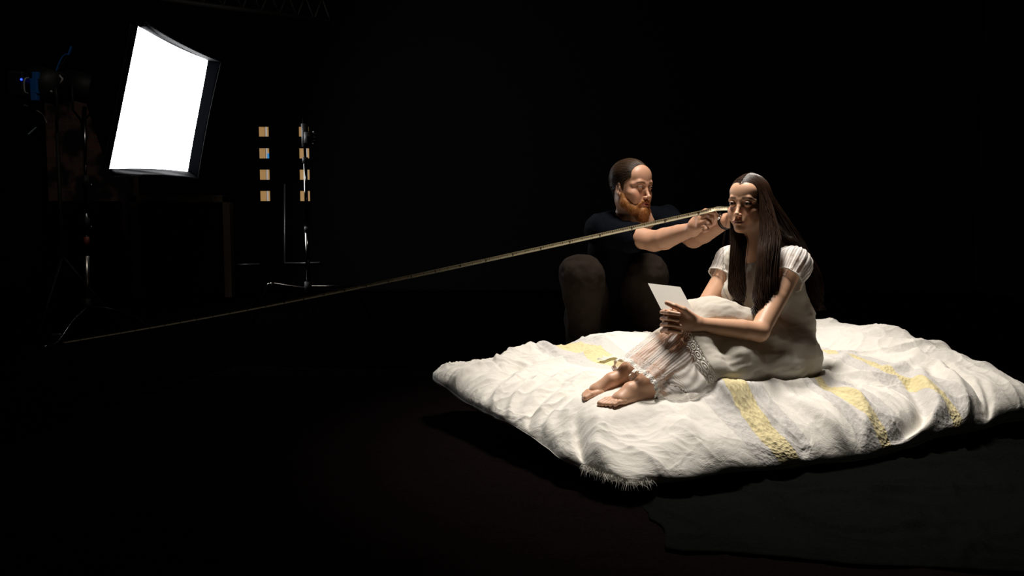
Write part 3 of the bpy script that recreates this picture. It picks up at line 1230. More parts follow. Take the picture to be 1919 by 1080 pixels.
def make_duvet():
    nu, nv = 560, 460
    u, v = np.meshgrid(np.linspace(0, 1, nu), np.linspace(0, 1, nv), indexing='ij')
    # rounded-corner footprint with an uneven edge
    a, b = u * 2 - 1, v * 2 - 1
    au, bv = a * np.sqrt(1 - .10 * b ** 8), b * np.sqrt(1 - .10 * a ** 8)
    xy = bil((au + 1) / 2, (bv + 1) / 2)
    x, y = xy[..., 0], xy[..., 1]
    q = np.stack([x, y, 0 * x], -1).reshape(-1, 3)
    x = x + (.020 * fbm(q * 3.1, 3, 21)).reshape(x.shape)
    y = y + (.020 * fbm(q * 3.1 + 7, 3, 22)).reshape(x.shape)
    top = duvet_top(x, y)
    # distance to the nearest edge in metres
    e_u0, e_u1 = (a + 1) / 2 * 1.30, 0
    d = (sum((t_ + 1e-4) ** -3 for t_ in (u * 1.85, (1 - u) * 1.85, v * 1.35, (1 - v) * 1.35))) ** (-1 / 3) - 1e-4
    d = np.maximum(d, 0)
    gx_u, gx_v = np.gradient(x)
    gy_u, gy_v = np.gradient(y)
    gd_u, gd_v = np.gradient(d)
    det = gx_u * gy_v - gx_v * gy_u
    gx = (gd_u * gy_v - gd_v * gy_u) / det
    gy = (-gd_u * gx_v + gd_v * gx_u) / det
    gl = np.hypot(gx, gy) + 1e-9
    ox, oy = -gx / gl, -gy / gl
    # wrinkles: long soft ones, gathers running in from the edges, small creases
    eu = np.minimum(u, 1 - u) * 1.8
    ev = np.minimum(v, 1 - v) * 1.25
    U, Vv = u * 1.8, v * 1.25
    z0 = 0 * U

    def N(fu, fv, s, rot=0.0):
        c, t = math.cos(rot), math.sin(rot)
        UU, VV = c * U - t * Vv, t * U + c * Vv
        w1 = .05 * vnoise(np.stack([UU * 3, VV * 3, z0 + s], -1).reshape(-1, 3), s + 40).reshape(U.shape)
        return vnoise(np.stack([(UU + w1) * fu, (VV + w1) * fv, z0 + s], -1).reshape(-1, 3), s).reshape(U.shape)

    def RG(*k):
        r = 1 - np.abs(N(*k)) * 2.2
        return np.clip(r, 0, 1) ** 2
    h = .022 * N(2.4, 2.8, 1) + .008 * N(5, 7, 2, .5)
    h += .026 * RG(2.2, 5.2, 3, .35) * smoothstep(0, .2, d)
    h += .006 * RG(5, 11, 4, -.4)
    # gathers at right angles to the near edge (v=0) and the left edge (u=0)
    g0 = smoothstep(.42, .04, Vv)
    h += g0 * (.034 * RG(5.5, 1.6, 5, .25) ** 1.5 + .020 * RG(11, 2.2, 6, -.3) ** 1.5 + .009 * RG(21, 5, 19, .1) - .018)
    g1 = smoothstep(.38, .03, U)
    h += g1 * (.022 * RG(2.0, 8.5, 7, .2) ** 1.5 + .015 * RG(3, 17, 8, -.2) ** 1.5 + .007 * RG(8, 26, 20) - .012)
    g2 = smoothstep(.4, .05, 1.8 - U)
    h += g2 * (.034 * RG(2.0, 7, 9, .3) - .010)
    g3 = smoothstep(.3, .05, 1.25 - Vv)
    h += g3 * .010 * RG(7, 2.5, 10)
    edge_ = smoothstep(.42, .06, d) * smoothstep(.0, .35, 1.2 - u)
    h += edge_ * (.012 * RG(7, 9, 50, .7) ** 2 + .010 * RG(10, 8, 51, -.5) ** 2 + .006 * RG(17, 15, 52, .2) ** 2 - .006)
    # fullness: big puffs on the front right
    h += .045 * np.clip(N(2.6, 3.4, 12, .4), -.6, 1) * smoothstep(.25, .7, u) * smoothstep(.7, .35, v)
    h += .0035 * RG(13, 19, 13, .3) + .0025 * RG(24, 19, 18, -.6) * smoothstep(.45, .1, d) + .0012 * N(40, 44, 14) + .0004 * N(110, 90, 15)
    # creases radiating from the feet and from the seat
    for (fx, fy, n_, rr, am, ph) in ((.36, 3.03, 9, .30, .012, .4), (1.13, 3.48, 11, .42, .014, 1.1)):
        dx, dy = x - fx, y - fy
        r = np.hypot(dx, dy)
        an = np.arctan2(dy, dx)
        an = an + .25 * vnoise(np.stack([x * 5, y * 5, z0], -1).reshape(-1, 3), 31).reshape(x.shape)
        h += am * (np.clip(np.sin(an * n_ + ph), 0, 1) ** 2) * smoothstep(.10, .2, r) * smoothstep(rr + .2, rr * .6, r)
    h *= .75
    fh = fold_height(x, y)
    # the body presses the duvet flat
    press = np.exp(-(((x - 1.05) / .24) ** 2 + ((y - 3.50) / .17) ** 2)) + np.exp(-(((x - .41) / .13) ** 2 + ((y - 3.09) / .11) ** 2)) \
        + .8 * np.exp(-(((x - .75) / .2) ** 2 + ((y - 3.27) / .12) ** 2))
    h *= 1 - .8 * np.clip(press, 0, 1)
    fh *= 1 - .9 * np.clip(press * 1.5, 0, 1)
    zt = top + h
    # the sitter presses exactly into the duvet: match the underside of body and dress
    both = np.vstack([BODY_V, DRESS_V])
    x0_, y0_, c_ = .0, 2.7, .01
    nx, ny = 150, 120
    ix = ((both[:, 0] - x0_) / c_).astype(int)
    iy = ((both[:, 1] - y0_) / c_).astype(int)
    okc = (ix >= 0) & (ix < nx) & (iy >= 0) & (iy < ny)
    mz = np.full((nx, ny), 9.0)
    np.minimum.at(mz, (ix[okc], iy[okc]), both[okc, 2])
    gi = np.clip(((x - x0_) / c_).astype(int), 0, nx - 1)
    gj = np.clip(((y - y0_) / c_).astype(int), 0, ny - 1)
    zc_ = np.zeros((nx, ny))
    ct_ = np.zeros((nx, ny))
    np.add.at(zc_, (gi, gj), zt)
    np.add.at(ct_, (gi, gj), 1)
    zc_ = zc_ / np.maximum(ct_, 1)
    dl = mz + np.where(np.arange(nx)[:, None] * c_ + x0_ < .6, .017, .010) - zc_
    W0 = ((np.abs(dl) < .085) & (ct_ > 0)).astype(float)
    dl = np.where(W0 > 0, dl, 0)
    kern = np.exp(-.5 * (np.arange(-12, 13) / 3.2) ** 2)
    kern /= kern.sum()

    def blur(A):
        A = np.apply_along_axis(lambda r: np.convolve(r, kern, 'same'), 0, A)
        return np.apply_along_axis(lambda r: np.convolve(r, kern, 'same'), 1, A)
    Wb = blur(W0)
    Db = blur(dl * W0) / (Wb + .02) * smoothstep(.0, .35, Wb)
    fx_, fy_ = np.clip((x - x0_) / c_ - .5, 0, nx - 1.001), np.clip((y - y0_) / c_ - .5, 0, ny - 1.001)
    i0_, j0_ = fx_.astype(int), fy_.astype(int)
    ax_, ay_ = fx_ - i0_, fy_ - j0_
    i1_, j1_ = np.minimum(i0_ + 1, nx - 1), np.minimum(j0_ + 1, ny - 1)
    inside = (x > x0_) & (x < x0_ + nx * c_) & (y > y0_) & (y < y0_ + ny * c_)
    zt = zt + inside * (Db[i0_, j0_] * (1 - ax_) * (1 - ay_) + Db[i1_, j0_] * ax_ * (1 - ay_) + Db[i0_, j1_] * (1 - ax_) * ay_ + Db[i1_, j1_] * ax_ * ay_)
    # rolled edge
    R = .12 + .03 * N(3, 3, 16) + .20 * smoothstep(3.7, 2.9, y - .25 * np.maximum(x - .8, 0))
    e = np.clip(d / R, 0, 1)
    phi = e * math.pi / 2
    prof = np.sin(phi)
    out = (d - R * (1 - np.cos(phi))) * (d < R)
    x = x + ox * out
    y = y + oy * out
    bctl = np.array([(-.36, 3.86, .19), (-.1, 3.4, .13), (.36, 2.7, .085), (1.1, 3.0, .06), (2.2, 3.56, .10), (1.5, 4.5, .12), (.5, 4.15, .16)])
    w2 = 1 / (((x[..., None] - bctl[:, 0]) ** 2 + (y[..., None] - bctl[:, 1]) ** 2) + .02) ** 1.5
    base = (w2 * bctl[:, 2]).sum(-1) / w2.sum(-1) + .016 * N(5, 5, 17)
    zt2 = base + (zt - base) * prof + fh * 1.25 * smoothstep(0, .6, prof)
    zb = np.maximum(base - .045 * prof, .128 * smoothstep(-.06, .06, d - R))
    topv = np.stack([x, y, zt2], -1).reshape(-1, 3)
    cen = V(.9, 3.68)
    bx = x + (cen[0] - x) * .0
    by = y + (cen[1] - y) * .0
    botv = np.stack([bx, by, np.maximum(zb, .012)], -1).reshape(-1, 3)
    verts = np.vstack([topv, botv])
    i, j = np.meshgrid(np.arange(nu - 1), np.arange(nv - 1), indexing='ij')
    b0 = (i * nv + j).ravel()
    ft = np.stack([b0, b0 + nv, b0 + nv + 1, b0 + 1], 1)
    fb = ft[:, ::-1] + nu * nv
    faces = [ft, fb]
    off = nu * nv
    rim = np.concatenate([np.arange(nu) * nv, (nu - 1) * nv + np.arange(1, nv), np.arange(nu - 2, -1, -1) * nv + nv - 1, np.arange(nv - 2, 0, -1)])
    r2 = np.roll(rim, -1)
    faces.append(np.stack([rim, rim + off, r2 + off, r2], 1))
    uvw = np.stack([np.r_[U.ravel(), U.ravel()], np.r_[Vv.ravel(), Vv.ravel()]], 1)
    return verts, np.concatenate(faces), uvw


def duvet_material():
    m, nt, b = newmat('duvet_cotton')
    N = nt.nodes.new
    at = N('ShaderNodeAttribute')
    at.attribute_name = 'fab'
    sep = N('ShaderNodeSeparateXYZ')
    nt.links.new(at.outputs['Vector'], sep.inputs[0])
    b.inputs['Roughness'].default_value = .88
    b.inputs['Specular IOR Level'].default_value = .15
    b.inputs['Sheen Weight'].default_value = .1

    def M(op, a, b_=None, c=None):
        n = N('ShaderNodeMath')
        n.operation = op
        for i, s in enumerate((a, b_, c)):
            if s is None:
                continue
            if isinstance(s, (int, float)):
                n.inputs[i].default_value = s
            else:
                nt.links.new(s, n.inputs[i])
        return n.outputs[0]
    nz = N('ShaderNodeTexNoise')
    nz.inputs['Scale'].default_value = 60
    nt.links.new(at.outputs['Vector'], nz.inputs['Vector'])
    X = M('ADD', sep.outputs[0], M('MULTIPLY_ADD', nz.outputs['Fac'], .012, -.006))

    def stripe(c, w):
        return M('LESS_THAN', M('ABSOLUTE', M('SUBTRACT', X, c)), w / 2)
    ye = M('MAXIMUM', M('MAXIMUM', stripe(STRIPES[0][0], STRIPES[0][1]), stripe(STRIPES[1][0], STRIPES[1][1])),
           stripe(STRIPES[2][0], STRIPES[2][1]))
    gr = M('MAXIMUM', M('MAXIMUM', stripe(STRIPES[0][0], .23), stripe(STRIPES[1][0], .20)), stripe(STRIPES[2][0], .19))
    mx1 = N('ShaderNodeMix')
    mx1.data_type = 'RGBA'
    mx1.inputs['A'].default_value = (.80, .77, .71, 1)
    mx1.inputs['B'].default_value = (.66, .635, .605, 1)
    nt.links.new(gr, mx1.inputs['Factor'])
    mx2 = N('ShaderNodeMix')
    mx2.data_type = 'RGBA'
    mx2.inputs['B'].default_value = (.76, .66, .38, 1)
    nt.links.new(mx1.outputs['Result'], mx2.inputs['A'])
    nt.links.new(ye, mx2.inputs['Factor'])
    nt.links.new(mx2.outputs['Result'], b.inputs['Base Color'])
    # waffle weave in the stripes, plain cotton elsewhere
    wv = N('ShaderNodeTexVoronoi')
    wv.inputs['Scale'].default_value = 95
    nt.links.new(at.outputs['Vector'], wv.inputs['Vector'])
    fine = N('ShaderNodeTexNoise')
    fine.inputs['Scale'].default_value = 420
    nt.links.new(at.outputs['Vector'], fine.inputs['Vector'])
    crease = N('ShaderNodeTexNoise')
    crease.inputs['Scale'].default_value = 19
    crease.inputs['Detail'].default_value = 6
    crease.inputs['Distortion'].default_value = .6
    nt.links.new(at.outputs['Vector'], crease.inputs['Vector'])
    hgt = M('ADD', M('ADD', M('MULTIPLY', M('MULTIPLY', wv.outputs['Distance'], M('MAXIMUM', ye, M('MULTIPLY', gr, .45))), .0040),
                     M('MULTIPLY', fine.outputs['Fac'], .0009)), M('MULTIPLY', crease.outputs['Fac'], .0075))
    bp = N('ShaderNodeBump')
    bp.inputs['Distance'].default_value = 1.0
    bp.inputs['Strength'].default_value = 1.0
    nt.links.new(hgt, bp.inputs['Height'])
    nt.links.new(bp.outputs['Normal'], b.inputs['Normal'])
    return m


# yellow woven stripes, by distance along the long side and width
STRIPES = ((.53, .085), (.93, .045), (1.28, .045))
DUVET = empty('duvet', (.9, 3.6, 0))
tag(DUVET, 'puffy cream duvet with yellow woven stripes, spread on the black floor cloth', 'duvet')
v, f, uvw = make_duvet()
DV, DF = v, f
MAT_ = tag(MB().box((0, 0, .055), (1.30, .75, .11), np.array([[math.cos(.47), -math.sin(.47), 0], [math.sin(.47), math.cos(.47), 0], [0, 0, 1]])).build('mattress', mat('black_mattress_cover', (.004, .004, .004), rough=.95, spec=.05), None, False, .03),
           'thin black mattress hidden beneath the cream duvet', 'mattress')
MAT_.location = (.93, 3.68, .012)
mesh_from('duvet_cover', v, f, duvet_material(), DUVET, True, None, uvw)
# frayed threads at the near corner
rs = np.random.RandomState(5)
fr = []
rimv = DV[:560 * 460].reshape(560, 460, 3)
rimv = np.concatenate([rimv[0, ::2], rimv[::2, 0]])
cand = rimv[(rimv[:, 1] < 2.83) & (rimv[:, 0] > .22) & (rimv[:, 0] < .43)]
for i in range(300):
    o = cand[rs.randint(len(cand))] + rs.normal(0, .004, 3) + V(0, 0, .008)
    d = nrm(V((o[0] - .34) * 2.2 + rs.normal(0, .25), -.75 - .3 * rs.rand(), -.35 + .35 * rs.normal()))
    L = .006 + .022 * rs.rand()
    c = rs.normal(0, .006, 3)
    fr.append(np.array([o, o + d * L * .35 + c * .3, o + d * L * .7 + c, o + d * L + c * 1.2 + V(0, 0, -.004)]))
v, f = strands(fr, .0006)
v[:, 2] = np.maximum(v[:, 2], .02)
mesh_from('frayed_fringe', v, f, M_trim, DUVET)

# skirt ends lying on the duvet


def on_duvet(u, v_, lift=.006):
    """point on the duvet seen at a pixel"""
    o = V(0, 0, CAM_H)
    best = None
    for Y in np.arange(2.6, 4.6, .01):
        p = P(u, v_, Y)
        if p[2] <= duvet_top(np.array([p[0]]), np.array([p[1]]))[0] + lift:
            return p
    return P(u, v_, 3.2)


ruffle([on_duvet(1242, 738), on_duvet(1275, 742), on_duvet(1310, 744), on_duvet(1345, 738), on_duvet(1400, 730), on_duvet(1440, 722)][::-1],
       .055, 13, .010, M_trim, 2, 'ruffle')
ruffle([on_duvet(1166, 680), on_duvet(1148, 676), on_duvet(1132, 682)], .035, 5, .004, M_trim, 4, 'ruffle')

# ------------------------------------------------------------------ the studio
M_black = mat('black_floor_paint', (.0007, .0006, .0006), rough=1, spec=.0, var=.5, bscale=3)
M_wall = mat('black_wall_paint', (.004, .004, .004), rough=.95, spec=.05)
M_cloth_g = mat('black_cloth_greenish', (.0042, .0047, .0041), rough=1, spec=.0, bump=.003, bscale=90, var=.3)
M_cloth_r = mat('black_cloth_reddish', (.0042, .0028, .0026), rough=1, spec=.0, bump=.003, bscale=90, var=.5)
M_brick = newmat('dark_brick')[0]
nt = M_brick.node_tree
bb = nt.nodes['Principled BSDF']
bb.inputs['Roughness'].default_value = .9
tcn = nt.nodes.new('ShaderNodeTexCoord')
mp_ = nt.nodes.new('ShaderNodeMapping')
mp_.inputs['Rotation'].default_value = (math.radians(90), 0, 0)
bk = nt.nodes.new('ShaderNodeTexBrick')
bk.inputs['Scale'].default_value = 3.6
bk.inputs['Color1'].default_value = (.15, .07, .044, 1)
bk.inputs['Color2'].default_value = (.09, .043, .03, 1)
bk.inputs['Mortar'].default_value = (.10, .08, .07, 1)
nzn = nt.nodes.new('ShaderNodeTexNoise')
nzn.inputs['Scale'].default_value = 3
nzn.inputs['Detail'].default_value = 8
rm = nt.nodes.new('ShaderNodeValToRGB')
rm.color_ramp.elements[0].position = .47
rm.color_ramp.elements[1].position = .56
mxn = nt.nodes.new('ShaderNodeMix')
mxn.data_type = 'RGBA'
mxn.inputs['A'].default_value = (.006, .005, .005, 1)
nt.links.new(tcn.outputs['Object'], mp_.inputs[0])
nt.links.new(mp_.outputs[0], bk.inputs['Vector'])
nt.links.new(tcn.outputs['Object'], nzn.inputs['Vector'])
nt.links.new(nzn.outputs['Fac'], rm.inputs[0])
nt.links.new(rm.outputs[0], mxn.inputs['Factor'])
nt.links.new(bk.outputs['Color'], mxn.inputs['B'])
nt.links.new(mxn.outputs['Result'], bb.inputs['Base Color'])

XL, XR, YB, YF, ZC = -5.6, 5.2, 10.2, -1.2, 5.2
structure(MB().box((0, (YB + YF) / 2, -.05), (11.6, YB - YF + .6, .1)).build('floor', M_black))
structure(MB().box((0, (YB + YF) / 2, ZC + .05), (11.6, YB - YF + .6, .1)).build('ceiling', M_wall))
structure(MB().box((XL - .05, (YB + YF) / 2, ZC / 2), (.1, YB - YF, ZC)).build('wall_left', M_wall))
structure(MB().box((XR + .05, (YB + YF) / 2, ZC / 2), (.1, YB - YF, ZC)).build('wall_right', M_wall))
structure(MB().box((0, YF - .05, ZC / 2), (11.4, .1, ZC)).build('wall_front', M_wall))

# back wall with eight small window openings
WX = [(P(485.5, 300, YB)[0], P(504.5, 300, YB)[0]), (P(560.5, 300, YB)[0], P(579.5, 300, YB)[0])]
WZ = [(P(495, b_, YB)[2], P(495, a_, YB)[2]) for a_, b_ in ((237.5, 256), (278, 297), (318, 337), (358, 377))]
xs = sorted([XL] + [x for w in WX for x in w] + [XR])
zs = sorted([0] + [z for w in WZ for z in w] + [ZC])
wb = MB()
for i in range(len(xs) - 1):
    for j in range(len(zs) - 1):
        if i in (1, 3) and j in (1, 3, 5, 7):
            continue
        wb.box(((xs[i] + xs[i + 1]) / 2, YB + .012, (zs[j] + zs[j + 1]) / 2), (xs[i + 1] - xs[i], .024, zs[j + 1] - zs[j]))
structure(wb.build('wall_back', M_wall))
M_tan = mat('lit_plywood', (.4, .3, .2), emit=(.300, .170, .062), es=1.0)
M_pale = mat('lit_pale_strip', (.5, .5, .5), emit=(.30, .28, .26), es=1.0)
M_dkstrip = mat('lit_dark_strip', (.2, .1, .05), emit=(.12, .06, .025), es=1.0)
M_blue_c = mat('lit_blue_card', (.05, .2, .5), emit=(.02, .20, .48), es=1.0)
n_ = 0
for ci, (x0, x1) in enumerate(WX):
    for ri, (z0, z1) in enumerate(WZ):
        n_ += 1
        cx, cz, w, h = (x0 + x1) / 2, (z0 + z1) / 2, x1 - x0, z1 - z0
        wd = empty('window_%d' % n_, (cx, YB + .06, cz))
        structure(wd)
        MB().box((cx, YB + .036, cz), (w + .02, .012, h + .02)).build('lit_panel', M_tan, wd)
        MB().box((x0 + w * .59, YB + .028, cz), (w * .05, .006, h)).build('dark_batten', M_dkstrip, wd)
        MB().box((x0 + w * .70, YB + .027, cz), (w * .15, .008, h)).build('pale_batten', M_pale, wd)
        if ci == 0 and ri == 1:
            MB().box((x0 + w * .885, YB + .022, z0 + h * .25), (w * .23, .008, h * .5)).build('blue_card', M_blue_c, wd)

# peeling brick stretch, behind the light stand
xb0, xb1 = P(88, 300, 9.6)[0], P(236, 300, 9.6)[0]
zt_, zb_ = P(150, 190, 9.6)[2], P(150, 560, 9.6)[2]
structure(MB().box(((xb0 + xb1) / 2, 9.75, (zt_ + zb_) / 2), (xb1 - xb0, .3, zt_ - zb_)).build('wall_brick', M_brick))
M_drape = mat('black_velvet', (.003, .003, .003), rough=1, spec=.02)
# dark cupboard in front of the brick
x0, x1 = P(92, 400, 9.2)[0], P(205, 400, 9.2)[0]
z1 = P(150, 377, 9.2)[2]
M_dim = mat('dark_stained_wood', (.012, .009, .007), rough=.9, spec=.1, var=.3, bscale=12)
cb = empty('cupboard', ((x0 + x1) / 2, 9.2, 0))
tag(cb, 'tall black cupboard standing before the peeling brick wall', 'cupboard')
MB().box(((x0 + x1) / 2, 9.3, z1 / 2), (x1 - x0, .4, z1)).build('carcass', M_drape, cb, bevel=.006)
for s in (-1, 1):
    cx = (x0 + x1) / 2 + s * (x1 - x0) / 4
    dr = MB().box((cx, 9.09, z1 / 2), ((x1 - x0) / 2 - .01, .02, z1 - .04)).build('door', M_drape, cb, bevel=.003)
    MB().tube([(cx - s * .2, 9.06, z1 * .55), (cx - s * .2, 9.06, z1 * .7)], .008, 8).build('handle', M_dim, dr)

# brown door frame with a black door
dx0, dx1 = P(247, 400, 9.4)[0], P(434, 400, 9.4)[0]
dz1 = P(340, 366, 9.4)[2]
door = empty('door_1', ((dx0 + dx1) / 2, 9.4, 0))
structure(door)
M_frame = mat('brown_door_frame', (.055, .035, .018), rough=.7, var=.3, bscale=20)
fw = .075
MB().box(((dx0 + dx1) / 2, 9.4, dz1 - fw / 2), (dx1 - dx0, .12, fw)).box((dx0 + fw / 2, 9.4, dz1 / 2), (fw, .12, dz1)) \
    .box((dx1 - fw / 2, 9.4, dz1 / 2), (fw, .12, dz1)).build('door_frame', M_frame, door, bevel=.004)
leaf = MB().box(((dx0 + dx1) / 2, 9.43, dz1 / 2), (dx1 - dx0 - 2 * fw, .05, dz1 - 2 * fw)).build('door_leaf', M_drape, door)
MB().tube([(dx0 + .22, 9.36, 1.0), (dx0 + .22, 9.36, 1.14)], .01, 8).build('door_handle', M_dim, leaf)

# pale conduit on the back wall
M_cond = mat('galvanised_conduit', (.55, .58, .60), rough=.35, metal=.8)
Yc = 9.9
zc = P(500, 495, Yc)[2]


def conduit(name, pts, r=.012):
    structure(MB().tube(pts, r, 8).build(name, M_cond, None, True))


conduit('trim_1', [P(533.5, 345, YB - .05), P(533.5, 460, YB - .05), P(533.5, 493, YB - .05)], .010)
conduit('trim_2', [P(408, 497, YB - .05), P(487, 495, YB - .05)], .010)
conduit('trim_3', [P(533.5, 493, YB - .05), P(570, 493, YB - .05), P(599, 492, YB - .05)], .010)

# lighting truss under the ceiling
M_truss = mat('dull_steel_pipe', (.03, .028, .025), rough=.7, metal=.4)
tb = MB()
a_, b_ = P(300, -2, 8.5), P(620, 40, 9.8)
for dz in (0, .22):
    tb.tube([a_ + V(0, 0, dz), b_ + V(0, 0, dz)], .022, 8)
for k in range(9):
    t0, t1 = k / 9, (k + 1) / 9
    tb.tube([a_ * (1 - t0) + b_ * t0, a_ * (1 - (t0 + t1) / 2) + b_ * (t0 + t1) / 2 + V(0, 0, .22)], .01, 6)
    tb.tube([a_ * (1 - (t0 + t1) / 2) + b_ * (t0 + t1) / 2 + V(0, 0, .22), a_ * (1 - t1) + b_ * t1], .01, 6)
tr = tb.build('lighting_truss', M_truss, None, True)
tag(tr, 'dark steel lighting truss high up beneath the ceiling', 'truss')
for t in (.1, .9):
    q = a_ * (1 - t) + b_ * t + V(0, 0, .22)
    MB().tube([q, V(q[0], q[1], ZC)], .008, 6).build('hanging_rod', M_truss, tr, True)


# floor cloths with creases
def floor_cloth(name, quad, m, label, amp, seed, z0):
    nu, nv = 260, 200
    u, v_ = np.meshgrid(np.linspace(0, 1, nu), np.linspace(0, 1, nv), indexing='ij')
    q = [np.asarray(p, float) for p in quad]
    U, W = u[..., None], v_[..., None]
    xy = (1 - U) * (1 - W) * q[0] + U * (1 - W) * q[1] + U * W * q[2] + (1 - U) * W * q[3]
    p = np.c_[xy.reshape(-1, 2), np.zeros(nu * nv)]
    e = np.minimum(np.minimum(u, 1 - u), np.minimum(v_, 1 - v_)).ravel()
    xyj = p[:, :2] + .03 * np.stack([fbm(p * 4, 3, seed), fbm(p * 4 + 5, 3, seed)], 1) * smoothstep(.1, 0, e)[:, None]
    w = p.copy()
    w[:, 0] += .15 * vnoise(p * 2.2, seed + 9)
    h = np.clip(1 - np.abs(vnoise(w * V(3.2, 5.5, 1), seed)) * 3, 0, 1) ** 2 * .6
    h += np.clip(1 - np.abs(vnoise(w * V(9, 7, 1) + 3, seed + 1)) * 3, 0, 1) ** 2 * .4 + .25 * (vnoise(p * 5, seed + 2) + 1) / 2
    # flat where the duvet lies on it
    z = z0 + amp * h * smoothstep(0, .02, e)
    vs = np.c_[xyj, z]
    i, j = np.meshgrid(np.arange(nu - 1), np.arange(nv - 1), indexing='ij')
    b0 = (i * nv + j).ravel()
    ft = np.stack([b0, b0 + nv, b0 + nv + 1, b0 + 1], 1)
    vs2 = vs.copy()
    vs2[:, 2] = z0 - .0015
    off = nu * nv
    rim = np.concatenate([np.arange(nu) * nv, (nu - 1) * nv + np.arange(1, nv), np.arange(nu - 2, -1, -1) * nv + nv - 1, np.arange(nv - 2, 0, -1)])
    r2 = np.roll(rim, -1)
    F = np.concatenate([ft, ft[:, ::-1] + off, np.stack([rim, rim + off, r2 + off, r2], 1)])
    o = mesh_from(name, np.vstack([vs, vs2]), F, m)
    return tag(o, label, 'cloth')


floor_cloth('floor_cloth', [(-2.2, 2.0), (1.3, 1.5), (.75, 4.9), (-1.6, 5.2)], M_cloth_r,
            'reddish black floor cloth under the left end of the duvet', .012, 3, .002)
floor_cloth('floor_cloth', [(.40, 2.30), (2.9, 1.9), (3.4, 4.6), (.6, 5.3)], M_cloth_g,
            'crumpled greenish black floor cloth before the right front of the duvet', .028, 5, .014)

# ------------------------------------------------------------------ the crouching man
MAN = empty('person', (.50, 4.35, 0))
tag(MAN, 'bearded man in dark navy shirt crouching behind the duvet, holding the tape measure', 'person')
mS = 1.06
mO = P(1184, 350, 4.17)
mRt = head_frame((.66, -.75, -.04), (.03, -.0, 1))
mHipR, mHipL = P(1108, 590, 4.50), P(1160, 590, 4.66)
mKneR, mKneL = P(1090, 517, 4.12), P(1212, 514, 4.24)
mAnkR, mAnkL = V(.36, 4.36, .10), V(.70, 4.46, .10)
mShR, mShL = P(1128, 430, 4.22), P(1248, 416, 4.46)
mElR, mWrR = P(1226, 452, 4.02), P(1298, 430, 3.80)
mElL, mWrL = P(1300, 446, 4.14), P(1362, 414, 3.88)
mM = (mShR + mShL) / 2
mPc = (mHipR + mHipL) / 2
mL_ = nrm((mShL - mShR) * V(1, 1, 0))
mFw = nrm(np.cross(mL_, V(0, 0, 1)))
mRot = np.stack([mL_, mFw, V(0, 0, 1)], 1)
MS = Solid()
mT = add_head(MS, mO, mRt, mS, True)
mn0, mn1 = mT(0, -2.0, -5.5), mM + V(0, 0, .03)
MS.cap(mn0, mn1, .060, .068, .02)
MS.cap(mT(0, 2.0, -8), mM + mFw * .03, .045, .045, .03)
MS.cap(mShR, mM, .06, .065, .05)
MS.cap(mShL, mM, .06, .065, .05)
MS.ell(mM * .7 + mPc * .3, (.18, .125, .17), mRot, .05)
MS.ell(mM * .3 + mPc * .7, (.16, .12, .16), mRot, .05)
MS.ell(mPc, (.17, .14, .12), mRot, .05)
MS.chain([mHipR, mKneR, mAnkR], [.085, .058, .042], .03)
MS.chain([mHipL, mKneL, mAnkL], [.085, .058, .042], .03)
MS.chain([mShR, mShR * .5 + mElR * .5, mElR], [.056, .052, .045], .02)
MS.chain([mElR, mElR * .72 + mWrR * .28 + V(0, 0, -.004), mElR * .35 + mWrR * .65, mWrR], [.044, .048, .038, .029], .014)
MS.chain([mShL, mElL], [.056, .045], .02)
MS.chain([mElL, mElL * .7 + mWrL * .3, mWrL], [.044, .047, .030], .014)
# right hand pinching the tape
kn = [P(1311, 402, 3.735), P(1313, 410, 3.725), P(1312, 419, 3.722), P(1309, 427, 3.728)]
MS.cap(mWrR, kn[0], .026, .0145, .012)
MS.cap(mWrR, kn[1], .027, .0150, .012)
MS.cap(mWrR, kn[2], .026, .0145, .012)
MS.cap(mWrR, kn[3], .024, .0135, .012)
MS.ell((mWrR * .5 + kn[1] * .25 + kn[2] * .25), (.036, .026, .033), None, .012)
MS.chain([kn[0], P(1322, 396, 3.700), P(1331, 396, 3.672), P(1337, 398, 3.655)], [.0125, .0108, .0098, .0088], .003)
MS.chain([kn[1], P(1326, 403, 3.700), P(1333, 407, 3.676), P(1335, 411, 3.690)], [.0125, .011, .010, .009], .003)
MS.chain([kn[2], P(1325, 414, 3.698), P(1330, 420, 3.680), P(1326, 424, 3.700)], [.012, .0108, .0098, .009], .003)
MS.chain([kn[3], P(1321, 424, 3.704), P(1325, 430, 3.690), P(1320, 433, 3.708)], [.0115, .010, .009, .0082], .003)
MS.chain([mWrR + V(.015, .02, .0), P(1322, 424, 3.775), P(1338, 416, 3.725), P(1341, 405, 3.690), P(1338, 398, 3.670)],
         [.020, .017, .0125, .0112, .0098], .006)
# left hand steadying the end, mostly behind her cheek
kl = [P(1388, 398, 3.83), P(1390, 404, 3.82), P(1390, 411, 3.82), P(1388, 417, 3.83)]
for i in range(4):
    MS.cap(mWrL, kl[i], .026, .0145, .012)
    MS.chain([kl[i], kl[i] + V(.035, -.02, .004), kl[i] + V(.058, -.035, -.008), kl[i] + V(.066, -.045, -.026)], [.012, .0105, .0095, .0085], .003)
MS.chain([mWrL, P(1378, 396, 3.80), P(1388, 386, 3.79), P(1398, 382, 3.78)], [.022, .015, .012, .010], .006)
v, f = MS.mesh(.0055)
mh = P(1322, 412, 3.71)


def near_m(p):
    return ((np.linalg.norm(p - mO, axis=1) < .14) & (((p - mO) @ mRt[:, 1]) > .0)) | (np.linalg.norm(p - mh, axis=1) < .085)


v, f = refine(v, f, MS, near_m, 1)


def near_mf(p):
    return (np.linalg.norm(p - mT(0, 8, -2.5), axis=1) < .07) | (np.linalg.norm(p - mT(7.5, -1, -1), axis=1) < .04)


